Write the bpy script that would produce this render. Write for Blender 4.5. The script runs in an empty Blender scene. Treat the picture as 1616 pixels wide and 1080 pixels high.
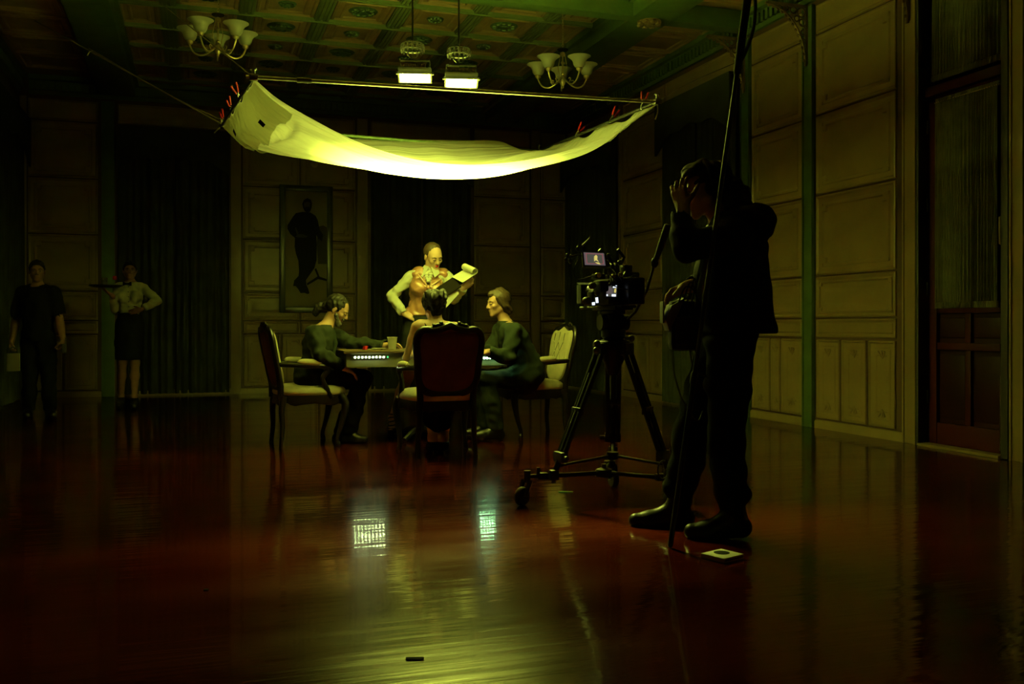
import bpy, bmesh, math, random
import numpy as np
from mathutils import Vector, Matrix
random.seed(7)
S = bpy.context.scene
C = S.collection
PI = math.pi

# ------------------------------------------------------------------ camera, world, exposure
YAW = math.radians(18.41)
FPX = 1490.0
cam_d = bpy.data.cameras.new('camera')
cam = bpy.data.objects.new('camera', cam_d)
C.objects.link(cam)
cam.location = (0, 0, 1.0)
cam.rotation_euler = (PI / 2, 0, -YAW)
cam_d.sensor_width = 36
cam_d.lens = 36 * FPX / 1616
cam_d.shift_y = -26 / 1616
cam_d.clip_end = 60
S.camera = cam
w = bpy.data.worlds.new('night')
S.world = w
w.use_nodes = True
w.node_tree.nodes['Background'].inputs[0].default_value = (0.5, 0.6, 0.2, 1)
w.node_tree.nodes['Background'].inputs[1].default_value = 0.0
S.view_settings.view_transform = 'Standard'
S.view_settings.look = 'None'
S.view_settings.exposure = 0.0
S.view_settings.gamma = 1
S.view_settings.use_curve_mapping = False
S.cycles.caustics_reflective = False
S.cycles.caustics_refractive = False
S.cycles.sample_clamp_indirect = 4.0
LAMP = 205.0            # strength of the two floodlights
BEAM = 165.0          # watts of each floodlight's reflector beam
LAMP_COL = (0.86, 1.0, 0.125)

FW = Vector((math.sin(YAW), math.cos(YAW), 0))
RT = Vector((math.cos(YAW), -math.sin(YAW), 0))


def P(u, v, d):
    """world point seen at photograph pixel (u, v) at camera depth d (metres)"""
    p = FW * d + RT * ((u - 808) / FPX * d)
    return Vector((p.x, p.y, 1.0 + (514 - v) / FPX * d))


def onY(u, v, Y):
    t = (u - 808) / FPX
    r = FW + RT * t
    return P(u, v, Y / r.y)


def onX(u, v, X):
    t = (u - 808) / FPX
    r = FW + RT * t
    return P(u, v, X / r.x)


# ------------------------------------------------------------------ materials
def mat(name, col, rough=0.6, metal=0.0, var=0.0, vscale=6.0, bump=0.0, bscale=40.0, col2=None,
        emit=None, estr=0.0, trans=0.0, spec=0.5, stretch=None, coat=0.0):
    m = bpy.data.materials.new(name)
    m.use_nodes = True
    nt = m.node_tree
    b = nt.nodes['Principled BSDF']
    b.inputs['Base Color'].default_value = (*col, 1)
    b.inputs['Roughness'].default_value = rough
    b.inputs['Metallic'].default_value = metal
    b.inputs['Specular IOR Level'].default_value = spec
    if coat:
        b.inputs['Coat Weight'].default_value = coat
        b.inputs['Coat Roughness'].default_value = 0.15
    if trans:
        b.inputs['Transmission Weight'].default_value = trans
    if emit:
        b.inputs['Emission Color'].default_value = (*emit, 1)
        b.inputs['Emission Strength'].default_value = estr
    tc = nt.nodes.new('ShaderNodeTexCoord')
    vec = tc.outputs['Object']
    if stretch:
        mp = nt.nodes.new('ShaderNodeMapping')
        mp.inputs['Scale'].default_value = stretch
        nt.links.new(vec, mp.inputs['Vector'])
        vec = mp.outputs['Vector']
    if var or col2:
        n = nt.nodes.new('ShaderNodeTexNoise')
        n.inputs['Scale'].default_value = vscale
        n.inputs['Detail'].default_value = 5
        nt.links.new(vec, n.inputs['Vector'])
        r = nt.nodes.new('ShaderNodeValToRGB')
        c2 = col2 or tuple(max(0, c * (1 - var)) for c in col)
        r.color_ramp.elements[0].position = 0.35
        r.color_ramp.elements[1].position = 0.65
        r.color_ramp.elements[0].color = (*c2, 1)
        r.color_ramp.elements[1].color = (*col, 1)
        nt.links.new(n.outputs['Fac'], r.inputs['Fac'])
        nt.links.new(r.outputs['Color'], b.inputs['Base Color'])
    if bump:
        n2 = nt.nodes.new('ShaderNodeTexNoise')
        n2.inputs['Scale'].default_value = bscale
        n2.inputs['Detail'].default_value = 3
        nt.links.new(vec, n2.inputs['Vector'])
        bp = nt.nodes.new('ShaderNodeBump')
        bp.inputs['Strength'].default_value = bump
        bp.inputs['Distance'].default_value = 0.01
        nt.links.new(n2.outputs['Fac'], bp.inputs['Height'])
        nt.links.new(bp.outputs['Normal'], b.inputs['Normal'])
    return m


def floor_mat():
    m = mat('red_floor', (0.2, 0.022, 0.006), 0.2)
    nt = m.node_tree
    b = nt.nodes['Principled BSDF']
    tc = nt.nodes['Texture Coordinate']
    N = nt.nodes.new
    L = nt.links.new
    mp = N('ShaderNodeMapping')
    mp.inputs['Scale'].default_value = (0.5, 1.3, 1)
    L(tc.outputs['Object'], mp.inputs['Vector'])
    n = N('ShaderNodeTexNoise')
    n.inputs['Scale'].default_value = 1.6
    n.inputs['Detail'].default_value = 7
    L(mp.outputs['Vector'], n.inputs['Vector'])
    r = N('ShaderNodeValToRGB')
    r.color_ramp.elements[0].position = 0.3
    r.color_ramp.elements[0].color = (0.052, 0.0044, 0.0012, 1)
    r.color_ramp.elements[1].position = 0.7
    r.color_ramp.elements[1].color = (0.108, 0.0098, 0.0024, 1)
    L(n.outputs['Fac'], r.inputs['Fac'])
    # scuffs: thin pale scratches where a voronoi edge network meets sparse noise
    n3 = N('ShaderNodeTexNoise')
    n3.inputs['Scale'].default_value = 3.0
    n3.inputs['Detail'].default_value = 10
    n3.inputs['Distortion'].default_value = 2.5
    L(tc.outputs['Object'], n3.inputs['Vector'])
    r3 = N('ShaderNodeValToRGB')
    r3.color_ramp.elements[0].position = 0.66
    r3.color_ramp.elements[0].color = (0, 0, 0, 1)
    r3.color_ramp.elements[1].position = 0.78
    r3.color_ramp.elements[1].color = (0.35, 0.35, 0.35, 1)
    L(n3.outputs['Fac'], r3.inputs['Fac'])
    mx = N('ShaderNodeMix')
    mx.data_type = 'RGBA'
    L(r3.outputs['Color'], mx.inputs['Factor'])
    L(r.outputs['Color'], mx.inputs['A'])
    mx.inputs['B'].default_value = (0.12, 0.06, 0.022, 1)
    L(mx.outputs['Result'], b.inputs['Base Color'])
    # uneven gloss
    mr = N('ShaderNodeMapRange')
    mr.inputs['From Min'].default_value = 0.3
    mr.inputs['From Max'].default_value = 0.7
    mr.inputs['To Min'].default_value = 0.13
    mr.inputs['To Max'].default_value = 0.25
    L(n.outputs['Fac'], mr.inputs['Value'])
    L(mr.outputs['Result'], b.inputs['Roughness'])
    b.inputs['Specular IOR Level'].default_value = 0.16
    b.inputs['Coat Weight'].default_value = 0.65
    b.inputs['Coat Roughness'].default_value = 0.055
    n4 = N('ShaderNodeTexNoise')
    n4.inputs['Scale'].default_value = 5.0
    n4.inputs['Detail'].default_value = 3
    mp4 = N('ShaderNodeMapping')
    mp4.inputs['Scale'].default_value = (0.22, 2.4, 1)
    L(tc.outputs['Object'], mp4.inputs['Vector'])
    L(mp4.outputs['Vector'], n4.inputs['Vector'])
    bp = N('ShaderNodeBump')
    bp.inputs['Strength'].default_value = 0.16
    bp.inputs['Distance'].default_value = 0.012
    L(n4.outputs['Fac'], bp.inputs['Height'])
    L(bp.outputs['Normal'], b.inputs['Normal'])
    L(bp.outputs['Normal'], b.inputs['Coat Normal'])
    return m


def silk_mat():
    m = bpy.data.materials.new('silk_cloth')
    m.use_nodes = True
    nt = m.node_tree
    nt.nodes.remove(nt.nodes['Principled BSDF'])
    out = nt.nodes['Material Output']
    d = nt.nodes.new('ShaderNodeBsdfDiffuse')
    d.inputs['Color'].default_value = (0.80, 0.80, 0.62, 1)
    t = nt.nodes.new('ShaderNodeBsdfTranslucent')
    t.inputs['Color'].default_value = (0.82, 0.82, 0.62, 1)
    x = nt.nodes.new('ShaderNodeMixShader')
    x.inputs[0].default_value = 0.45
    nt.links.new(d.outputs[0], x.inputs[1])
    nt.links.new(t.outputs[0], x.inputs[2])
    # fine weave
    tc = nt.nodes.new('ShaderNodeTexCoord')
    n = nt.nodes.new('ShaderNodeTexNoise')
    n.inputs['Scale'].default_value = 9
    nt.links.new(tc.outputs['Object'], n.inputs['Vector'])
    bp = nt.nodes.new('ShaderNodeBump')
    mp = nt.nodes.new('ShaderNodeMapping')
    mp.inputs['Rotation'].default_value = (0, 0, YAW + 0.12)
    mp.inputs['Scale'].default_value = (0.10, 1.6, 0.6)
    nt.links.new(tc.outputs['Object'], mp.inputs['Vector'])
    nt.links.new(mp.outputs['Vector'], n.inputs['Vector'])
    bp.inputs['Strength'].default_value = 0.9
    bp.inputs['Distance'].default_value = 0.05
    nt.links.new(n.outputs['Fac'], bp.inputs['Height'])
    nt.links.new(bp.outputs['Normal'], d.inputs['Normal'])
    nt.links.new(bp.outputs['Normal'], t.inputs['Normal'])
    nt.links.new(x.outputs[0], out.inputs[0])
    return m


M = {
    'floor': floor_mat(),
    'wall': mat('cream_wall_paint', (0.42, 0.31, 0.14), 0.33, var=0.22, vscale=2.2, bump=0.12, bscale=22),
    'wall_flat': mat('seam_shade_brown', (0.10, 0.055, 0.022), 0.5, var=0.2, vscale=1.5),  # slab colour darkened so the gaps between panels read as shaded grooves
    'green': mat('green_trim_paint', (0.095, 0.165, 0.048), 0.45, var=0.25, vscale=5),
    'ceil': mat('tan_ceiling_tin', (0.36, 0.25, 0.105), 0.45, var=0.25, vscale=4),
    'ceilgreen': mat('pale_green_rib_paint', (0.16, 0.22, 0.08), 0.45, var=0.25, vscale=4),
    'medal': mat('dark_green_medallion_paint', (0.035, 0.075, 0.028), 0.5),
    'curtain': mat('dark_velvet', (0.050, 0.055, 0.030), 0.85, var=0.4, vscale=3, spec=0.15),
    'sheer': mat('green_gathered_sheer', (0.19, 0.20, 0.10), 0.8, var=0.25, vscale=9, spec=0.2),
    'reddoor': mat('dark_red_door_paint', (0.020, 0.0022, 0.0022), 0.5, var=0.3, vscale=3, spec=0.15),
    'redframe': mat('red_frame_paint', (0.045, 0.0045, 0.0045), 0.5, var=0.3, vscale=3, spec=0.15),
    'brass': mat('old_brass', (0.66, 0.55, 0.30), 0.34, 0.55, var=0.2),
    'chrome': mat('steel', (0.6, 0.6, 0.58), 0.25, 1.0),
    'glass': mat('frosted_glass_shade', (0.62, 0.62, 0.52), 0.35, trans=0.25, spec=0.5),
    'crystal': mat('crystal', (0.9, 0.92, 0.85), 0.06, trans=0.75, spec=0.7),
    'blackmetal': mat('black_metal', (0.018, 0.018, 0.018), 0.42, 0.6),
    'blackplastic': mat('black_plastic', (0.014, 0.014, 0.014), 0.38),
    'blackmatte': mat('black_rubber', (0.012, 0.012, 0.012), 0.7),
    'alu': mat('bare_aluminium_tube', (0.55, 0.55, 0.5), 0.38, 0.9),
    'redclamp': mat('red_vinyl_grip', (0.26, 0.006, 0.010), 0.5, spec=0.2),
    'rope': mat('pale_cord', (0.42, 0.38, 0.26), 0.9),
    'wood': mat('ebonised_wood', (0.010, 0.007, 0.005), 0.3, var=0.4, vscale=12, spec=0.3),
    'cream': mat('cream_upholstery', (0.62, 0.55, 0.38), 0.75, var=0.12, vscale=20, bump=0.2, bscale=120),
    'redfab': mat('maroon_back_fabric', (0.14, 0.036, 0.018), 0.85, var=0.3, vscale=10),
    'tabletop': mat('dark_table_wood', (0.10, 0.065, 0.035), 0.4, var=0.3, vscale=8, stretch=(1, 6, 1)),
    'apron': mat('olive_grey_apron', (0.12, 0.11, 0.07), 0.5, var=0.2),
    'white': mat('white_paper', (0.78, 0.76, 0.66), 0.7, var=0.05),
    'cup': mat('white_plastic_cup', (0.75, 0.75, 0.68), 0.4, trans=0.15),
    'skin': mat('skin', (0.52, 0.30, 0.20), 0.5, var=0.12, vscale=14),
    'skin_f': mat('fair_skin', (0.72, 0.46, 0.32), 0.48, var=0.1, vscale=14),
    'skin_d': mat('tan_skin', (0.40, 0.21, 0.13), 0.5, var=0.12, vscale=14),
    'shirt_shaded': mat('shaded_white_cotton', (0.42, 0.42, 0.34), 0.8, var=0.1, vscale=10, bump=0.15, bscale=30),  # waitress's white cotton, dimness of the hall's left end put into the colour
    'skin_shaded': mat('shaded_tan_skin', (0.26, 0.13, 0.08), 0.55, var=0.12, vscale=14),  # tan skin with the shade at the far left put into its colour
    'shirt': mat('white_cotton', (0.76, 0.75, 0.66), 0.75, var=0.08, vscale=10, bump=0.15, bscale=30),
    'satin': mat('copper_satin', (0.25, 0.115, 0.065), 0.36, var=0.3, vscale=7, bump=0.25, bscale=18),
    'suit': mat('green_grey_suit_wool', (0.013, 0.0155, 0.010), 0.85, spec=0.06, var=0.3, vscale=14, bump=0.15, bscale=60),
    'suit2': mat('dark_grey_green_suit', (0.015, 0.020, 0.013), 0.85, spec=0.06, var=0.3, vscale=14, bump=0.15, bscale=60),
    'trouser': mat('black_trouser_cloth', (0.007, 0.0075, 0.006), 0.85, spec=0.06, var=0.3, vscale=10),
    'blackcloth': mat('black_cotton', (0.008, 0.0085, 0.007), 0.88, spec=0.06, var=0.3, vscale=10),
    'jacket': mat('black_jacket_shell', (0.012, 0.012, 0.012), 0.75, spec=0.12, var=0.3, vscale=10, bump=0.2, bscale=30),
    'leather': mat('black_shoe_leather', (0.008, 0.0075, 0.007), 0.4, spec=0.2),
    'hair': mat('black_hair', (0.010, 0.008, 0.006), 0.55, spec=0.15, var=0.3, vscale=30, stretch=(4, 4, 1)),
    'hairb': mat('brown_hair', (0.034, 0.020, 0.011), 0.55, spec=0.2, var=0.4, vscale=30, stretch=(4, 4, 1)),
    'beard': mat('grey_flecked_beard', (0.06, 0.05, 0.04), 0.7, var=0.6, vscale=40),
    'eye': mat('dark_eye', (0.03, 0.02, 0.015), 0.15),
    'eyewhite': mat('eye_white', (0.34, 0.31, 0.26), 0.2),
    'lips': mat('red_lipstick', (0.62, 0.015, 0.03), 0.3),
    'redthing': mat('red_petals', (0.45, 0.01, 0.015), 0.5),
    'bagcloth': mat('black_nylon', (0.016, 0.017, 0.015), 0.65, var=0.3),
    'greybox': mat('grey_brown_card', (0.11, 0.095, 0.06), 0.7, var=0.2),
    'flap': mat('grey_green_flap', (0.26, 0.29, 0.21), 0.5),
    'print': mat('aged_photo_paper', (0.36, 0.33, 0.18), 0.7, spec=0.08, var=0.25, vscale=2.0),
    'ink': mat('sepia_print_black', (0.016, 0.016, 0.012), 0.7, spec=0.08),
    'inkmid': mat('sepia_print_grey', (0.075, 0.072, 0.045), 0.7, spec=0.08),
    'inkskin': mat('sepia_print_pale', (0.11, 0.10, 0.06), 0.7, spec=0.08),
    'frame': mat('black_picture_frame', (0.012, 0.012, 0.011), 0.3),
    'lamp': mat('flood_lens', (0.9, 0.9, 0.8), 0.5, emit=LAMP_COL, estr=LAMP),
    'folder': mat('black_folder_card', (0.005, 0.004, 0.003), 0.9, spec=0.03),
    'housing': mat('grey_lamp_housing', (0.10, 0.10, 0.09), 0.5, 0.3),
    'led': mat('white_led', (0.9, 0.9, 0.9), 0.4, emit=(0.74, 1.0, 0.40), estr=90.0),
    'ledgreen': mat('green_led', (0.1, 0.8, 0.3), 0.4, emit=(0.05, 0.8, 0.3), estr=1.2),
    'ledteal': mat('teal_led', (0.6, 0.9, 0.8), 0.4, emit=(0.42, 1.0, 0.42), estr=95.0),
    'scr_grey': mat('screen_grey', (0, 0, 0), 0.3, emit=(0.19, 0.15, 0.15), estr=0.55),
    'scr_dark': mat('screen_picture', (0, 0, 0), 0.3, emit=(0.07, 0.07, 0.055), estr=1.0),
    'scr_red': mat('screen_red_line', (0, 0, 0), 0.3, emit=(0.42, 0.09, 0.11), estr=0.8),
    'scr_yellow': mat('screen_yellow_figure', (0, 0, 0), 0.3, emit=(0.75, 0.62, 0.16), estr=0.9),
    'scr_white': mat('status_light', (0, 0, 0), 0.3, emit=(0.75, 0.85, 1.0), estr=1.6),
    'tape': mat('black_tape', (0.01, 0.01, 0.01), 0.9, spec=0.1),
    'tapegreen': mat('green_mark_tape', (0.06, 0.3, 0.1), 0.5),
    'silk': silk_mat(),
}


# ------------------------------------------------------------------ mesh building
class MB:
    def __init__(s):
        s.v = []
        s.f = []

    def add(s, verts, faces):
        o = len(s.v)
        s.v += [tuple(p) for p in verts]
        s.f += [tuple(i + o for i in f) for f in faces]
        return s

    def box(s, c, size, R=None, bev=0.0):
        c = Vector(c)
        hx, hy, hz = (k / 2 for k in size)
        if bev <= 0:
            vs = [Vector((x * hx, y * hy, z * hz)) for z in (-1, 1) for y in (-1, 1) for x in (-1, 1)]
            fs = [(0, 2, 3, 1), (4, 5, 7, 6), (0, 1, 5, 4), (2, 6, 7, 3), (0, 4, 6, 2), (1, 3, 7, 5)]
        else:
            bm = bmesh.new()
            bmesh.ops.create_cube(bm, size=1)
            for q in bm.verts:
                q.co = Vector((q.co.x * size[0], q.co.y * size[1], q.co.z * size[2]))
            bmesh.ops.bevel(bm, geom=list(bm.edges), offset=min(bev, min(size) * 0.45), segments=2, affect='EDGES', profile=0.6)
            bm.verts.index_update()
            vs = [q.co.copy() for q in bm.verts]
            fs = [tuple(q.index for q in f.verts) for f in bm.faces]
            bm.free()
        if R is not None:
            vs = [R @ p for p in vs]
        return s.add([p + c for p in vs], fs)

    def tube(s, path, rad, seg=10, closed=False, cap=True, flat=1.0, up=None):
        path = [Vector(p) for p in path]
        n = len(path)
        if not hasattr(rad, '__len__'):
            rad = [rad] * n
        vs, fs = [], []
        prev = None
        for i in range(n):
            if closed:
                t = path[(i + 1) % n] - path[i - 1]
            else:
                t = path[min(i + 1, n - 1)] - path[max(i - 1, 0)]
            if t.length < 1e-9:
                t = Vector((0, 0, 1))
            t.normalize()
            if prev is None:
                a = Vector(up) if up else (Vector((0, 0, 1)) if abs(t.z) < 0.9 else Vector((1, 0, 0)))
                x = a - t * a.dot(t)
                x.normalize()
            else:
                x = prev - t * prev.dot(t)
                if x.length < 1e-6:
                    x = Vector((1, 0, 0))
                x.normalize()
            prev = x
            y = t.cross(x)
            for k in range(seg):
                q = 2 * PI * k / seg
                vs.append(path[i] + x * (math.cos(q) * rad[i]) + y * (math.sin(q) * rad[i] * flat))
        m = n if closed else n - 1
        for i in range(m):
            for k in range(seg):
                a = i * seg + k
                b = i * seg + (k + 1) % seg
                j = (i + 1) % n
                fs.append((a, b, j * seg + (k + 1) % seg, j * seg + k))
        if cap and not closed:
            fs.append(tuple(range(seg - 1, -1, -1)))
            fs.append(tuple((n - 1) * seg + k for k in range(seg)))
        return s.add(vs, fs)

    def lathe(s, prof, seg=20, c=(0, 0, 0), R=None, cap=True):
        """prof: list of (r, z) going up"""
        c = Vector(c)
        vs, fs = [], []
        for r, z in prof:
            for k in range(seg):
                q = 2 * PI * k / seg
                p = Vector((r * math.cos(q), r * math.sin(q), z))
                vs.append((R @ p if R is not None else p) + c)
        for i in range(len(prof) - 1):
            for k in range(seg):
                a, b = i * seg + k, i * seg + (k + 1) % seg
                fs.append((a, b, b + seg, a + seg))
        if cap:
            fs.append(tuple(range(seg - 1, -1, -1)))
            fs.append(tuple((len(prof) - 1) * seg + k for k in range(seg)))
        return s.add(vs, fs)

    def ell(s, c, r, seg=12, rings=8, R=None):
        prof = []
        vs, fs = [], []
        c = Vector(c)
        if not hasattr(r, '__len__'):
            r = (r, r, r)
        for i in range(rings + 1):
            a = -PI / 2 + PI * i / rings
            for k in range(seg):
                q = 2 * PI * k / seg
                p = Vector((r[0] * math.cos(a) * math.cos(q), r[1] * math.cos(a) * math.sin(q), r[2] * math.sin(a)))
                vs.append((R @ p if R is not None else p) + c)
        for i in range(rings):
            for k in range(seg):
                a, b = i * seg + k, i * seg + (k + 1) % seg
                fs.append((a, b, b + seg, a + seg))
        return s.add(vs, fs)

    def prism(s, poly, z0, z1, fn=None):
        """extrude a 2d polygon between two heights; fn maps (x, y, z) to a point"""
        fn = fn or (lambda x, y, z: (x, y, z))
        n = len(poly)
        vs = [fn(x, y, z0) for x, y in poly] + [fn(x, y, z1) for x, y in poly]
        fs = [tuple(range(n - 1, -1, -1)), tuple(range(n, 2 * n))]
        fs += [(i, (i + 1) % n, n + (i + 1) % n, n + i) for i in range(n)]
        return s.add(vs, fs)

    def loops(s, rings, capa=True, capb=True):
        n = len(rings[0])
        vs = [p for r in rings for p in r]
        fs = []
        for i in range(len(rings) - 1):
            for k in range(n):
                a, b = i * n + k, i * n + (k + 1) % n
                fs.append((a, b, b + n, a + n))
        if capa:
            fs.append(tuple(range(n - 1, -1, -1)))
        if capb:
            fs.append(tuple((len(rings) - 1) * n + k for k in range(n)))
        return s.add(vs, fs)

    def grid(s, pts):
        """pts[i][j] -> quads"""
        n, m = len(pts), len(pts[0])
        fs = [(i * m + j, (i + 1) * m + j, (i + 1) * m + j + 1, i * m + j + 1) for i in range(n - 1) for j in range(m - 1)]
        return s.add([p for r in pts for p in r], fs)

    def mesh(s, name, m, smooth=40):
        me = bpy.data.meshes.new(name)
        me.from_pydata(s.v, [], s.f)
        bm = bmesh.new()
        bm.from_mesh(me)
        bmesh.ops.remove_doubles(bm, verts=bm.verts, dist=1e-5)
        bmesh.ops.recalc_face_normals(bm, faces=bm.faces)
        bm.to_mesh(me)
        bm.free()
        if smooth:
            me.polygons.foreach_set('use_smooth', [True] * len(me.polygons))
            me.set_sharp_from_angle(angle=math.radians(smooth))
        me.materials.append(M[m] if isinstance(m, str) else m)
        return me

    def build(s, name, m, parent=None, loc=None, rz=0.0, smooth=40):
        return link(name, s.mesh(name, m, smooth), parent, loc, rz)


def link(name, me, parent=None, loc=None, rz=0.0):
    o = bpy.data.objects.new(name, me)
    C.objects.link(o)
    if parent is not None:
        o.parent = parent
    if loc is not None:
        o.location = loc
    if rz:
        o.rotation_euler = (0, 0, rz)
    return o


def tag(o, label=None, cat=None, group=None, kind=None):
    if label:
        o['label'] = label
    if cat:
        o['category'] = cat
    if group:
        o['group'] = group
    if kind:
        o['kind'] = kind
    return o


def thing(name, label, cat, loc=(0, 0, 0), rz=0.0, group=None):
    o = bpy.data.objects.new(name, None)
    o.empty_display_size = 0.1
    C.objects.link(o)
    o.location = loc
    o.rotation_euler = (0, 0, rz)
    return tag(o, label, cat, group)


def copy_tree(o, parent=None):
    c = o.copy()
    C.objects.link(c)
    if parent is not None:
        c.parent = parent
    for ch in list(o.children):
        copy_tree(ch, c)
    return c


def smooth_path(pts, n=6, closed=False):
    """Catmull-Rom through pts; extra components (radius) are interpolated too"""
    pts = [np.array(p, float) for p in pts]
    out = []
    N = len(pts)
    rng = range(N if closed else N - 1)
    for i in rng:
        if closed:
            p0, p1, p2, p3 = pts[i - 1], pts[i], pts[(i + 1) % N], pts[(i + 2) % N]
        else:
            p1, p2 = pts[i], pts[i + 1]
            p0 = pts[i - 1] if i else 2 * p1 - p2
            p3 = pts[i + 2] if i + 2 < N else 2 * p2 - p1
        for k in range(n):
            t = k / n
            out.append(0.5 * (2 * p1 + (p2 - p0) * t + (2 * p0 - 5 * p1 + 4 * p2 - p3) * t * t + (3 * p1 - p0 - 3 * p2 + p3) * t ** 3))
    if not closed:
        out.append(pts[-1])
    return out


def rtube(mb, pts4, n=6, seg=10, **k):
    """tube through (x, y, z, r) control points"""
    q = smooth_path(pts4, n)
    return mb.tube([p[:3] for p in q], [float(p[3]) for p in q], seg, **k)


def rotm(ax, ang):
    return Matrix.Rotation(ang, 3, ax)


def frame_from(f, up=(0, 0, 1)):
    """right, forward, up axes as Vectors"""
    f = Vector(f).normalized()
    r = f.cross(Vector(up)).normalized()
    u = r.cross(f).normalized()
    return r, f, u

# ------------------------------------------------------------------ the room
X0, X1, Y0, Y1, ZC = -2.32, 5.75, -2.5, 14.4, 4.45
TH = 0.2


def struct(name, mb, m, parent=None, **k):
    o = mb.build(name, m, parent, **k)
    if parent is None:
        o['kind'] = 'structure'
    return o


floor = struct('floor', MB().box(((X0 + X1) / 2, (Y0 + Y1) / 2, -0.1), (X1 - X0 + 2 * TH, Y1 - Y0 + 2 * TH, 0.2)), 'floor')
ceiling = struct('ceiling', MB().box(((X0 + X1) / 2, (Y0 + Y1) / 2, ZC + 0.1), (X1 - X0 + 2 * TH, Y1 - Y0 + 2 * TH, 0.2)), 'ceil')
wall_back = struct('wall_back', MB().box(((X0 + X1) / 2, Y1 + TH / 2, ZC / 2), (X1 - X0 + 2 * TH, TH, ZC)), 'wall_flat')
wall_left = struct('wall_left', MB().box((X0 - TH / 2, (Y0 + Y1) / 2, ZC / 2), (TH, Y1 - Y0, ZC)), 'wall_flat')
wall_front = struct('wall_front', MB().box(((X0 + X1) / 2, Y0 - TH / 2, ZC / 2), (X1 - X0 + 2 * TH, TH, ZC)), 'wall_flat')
# right wall leaves the doorway open
DY0, DY1 = 5.53, 6.42
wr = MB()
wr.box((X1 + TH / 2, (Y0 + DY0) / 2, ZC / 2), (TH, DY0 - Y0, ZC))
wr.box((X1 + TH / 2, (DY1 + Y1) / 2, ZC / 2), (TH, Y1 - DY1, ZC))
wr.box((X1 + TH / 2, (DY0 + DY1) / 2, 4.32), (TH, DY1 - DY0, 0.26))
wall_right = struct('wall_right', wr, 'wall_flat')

# --- pressed-tin panels
WALLS = {'right': (wall_right, lambda a, z, o: (X1 - o, a, z), PI / 2),
         'back': (wall_back, lambda a, z, o: (a, Y1 - o, z), PI),
         'left': (wall_left, lambda a, z, o: (X0 + o, a, z), -PI / 2)}


def panel_mesh(name, w_, h_, kind):
    """local x along the wall, local y out of it, z up; centred"""
    m = min(w_, h_)

    def ring(ins, out, n):
        hx, hz = w_ / 2 - ins, h_ / 2 - ins
        n = max(n, 0.0015)
        pts = []
        for sx, sz in ((1, 1), (-1, 1), (-1, -1), (1, -1)):
            tri = [(sx * hx, sz * (hz - n)), (sx * (hx - n), sz * (hz - n)), (sx * (hx - n), sz * hz)]
            if sx * sz < 0:
                tri.reverse()
            pts += tri
        return [(x, out, z) for x, z in pts]
    mb = MB()
    if kind == 'square':
        k = min(1, m / 0.7)
        prof = [(0, 0, 0), (0.004, 0.016, 0), (0.016, 0.021, 0), (0.034, 0.007, 0), (0.075 * k, 0.007, 0), (0.084 * k, 0.018, 0.055 * k),
                (0.104 * k, 0.020, 0.055 * k), (0.118 * k, 0.006, 0.05 * k), (0.145 * k, 0.004, 0.045 * k), (0.36 * m, 0.016, 0.0), (0.40 * m, 0.017, 0.0)]
    elif kind == 'strip':
        prof = [(0, 0, 0), (0.004, 0.014, 0), (0.014, 0.018, 0), (0.03, 0.007, 0), (0.22 * m, 0.007, 0), (0.28 * m, 0.015, 0), (0.42 * m, 0.015, 0)]
    else:
        prof = [(0, 0, 0), (0.004, 0.016, 0), (0.014, 0.02, 0), (0.026, 0.007, 0), (0.06, 0.006, 0), (0.07, 0.014, 0.03), (0.1, 0.011, 0.03), (0.108, 0.005, 0.03)]
    mb.loops([ring(*p) for p in prof], capa=False)
    if kind == 'square':      # little rosettes in the four notches
        for sx in (1, -1):
            for sz in (1, -1):
                mb.ell((sx * (w_ / 2 - 0.095 * k), 0.008, sz * (h_ / 2 - 0.095 * k)), (0.022 * k, 0.014, 0.022 * k), 6, 4)
    if kind == 'dado':        # fan at head and foot
        for sz in (1, -1):
            for a in (-0.45, 0, 0.45):
                mb.tube([(0, 0.008, sz * (h_ / 2 - 0.16)), (math.sin(a) * 0.1, 0.012, sz * (h_ / 2 - 0.16 + 0.075 * math.cos(a)))],
                        [0.005, 0.012], 5)
    return mb.mesh(name, 'wall', 30)


PM = {}


def put_panel(side, name, a0, a1, z0, z1, kind, gap=0.009):
    par, fn, rz = WALLS[side]
    if kind == 'dado':
        gap = 0.015
    key = (name, kind, round(a1 - a0, 3), round(z1 - z0, 3))
    if key not in PM:
        PM[key] = panel_mesh(name, a1 - a0 - 2 * gap, z1 - z0 - 2 * gap, kind)
    return link(name, PM[key], par, fn((a0 + a1) / 2, (z0 + z1) / 2, 0.001), rz)


ROWS = [(0.88, 1.07, 'strip'), (1.07, 1.48, 'square'), (1.48, 2.27, 'square'), (2.27, 3.05, 'square'), (3.05, 3.84, 'square'), (3.84, 4.14, 'strip')]


def bay(side, a0, a1, n=1, dado=3, zmin=0.0, zmax=4.2):
    wd = (a1 - a0) / n
    for i in range(n):
        for z0, z1, k in ROWS:
            if z0 >= zmin and z1 <= zmax:
                put_panel(side, 'wall_panel', a0 + i * wd, a0 + (i + 1) * wd, z0, z1, k)
    if zmin < 0.5:
        if dado == 3:
            q = (a1 - a0) / 3.0
            edges = [a0, a0 + q, a0 + 2 * q, a1]
        elif dado == 'narrow':
            q = a1 - a0
            edges = [a0, a0 + 0.42 * q, a0 + 0.62 * q, a1]
        else:
            edges = [a0 + (a1 - a0) * i / dado for i in range(dado + 1)]
        for i in range(len(edges) - 1):
            put_panel(side, 'dado_panel', edges[i], edges[i + 1], 0.085, 0.88, 'dado')


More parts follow.
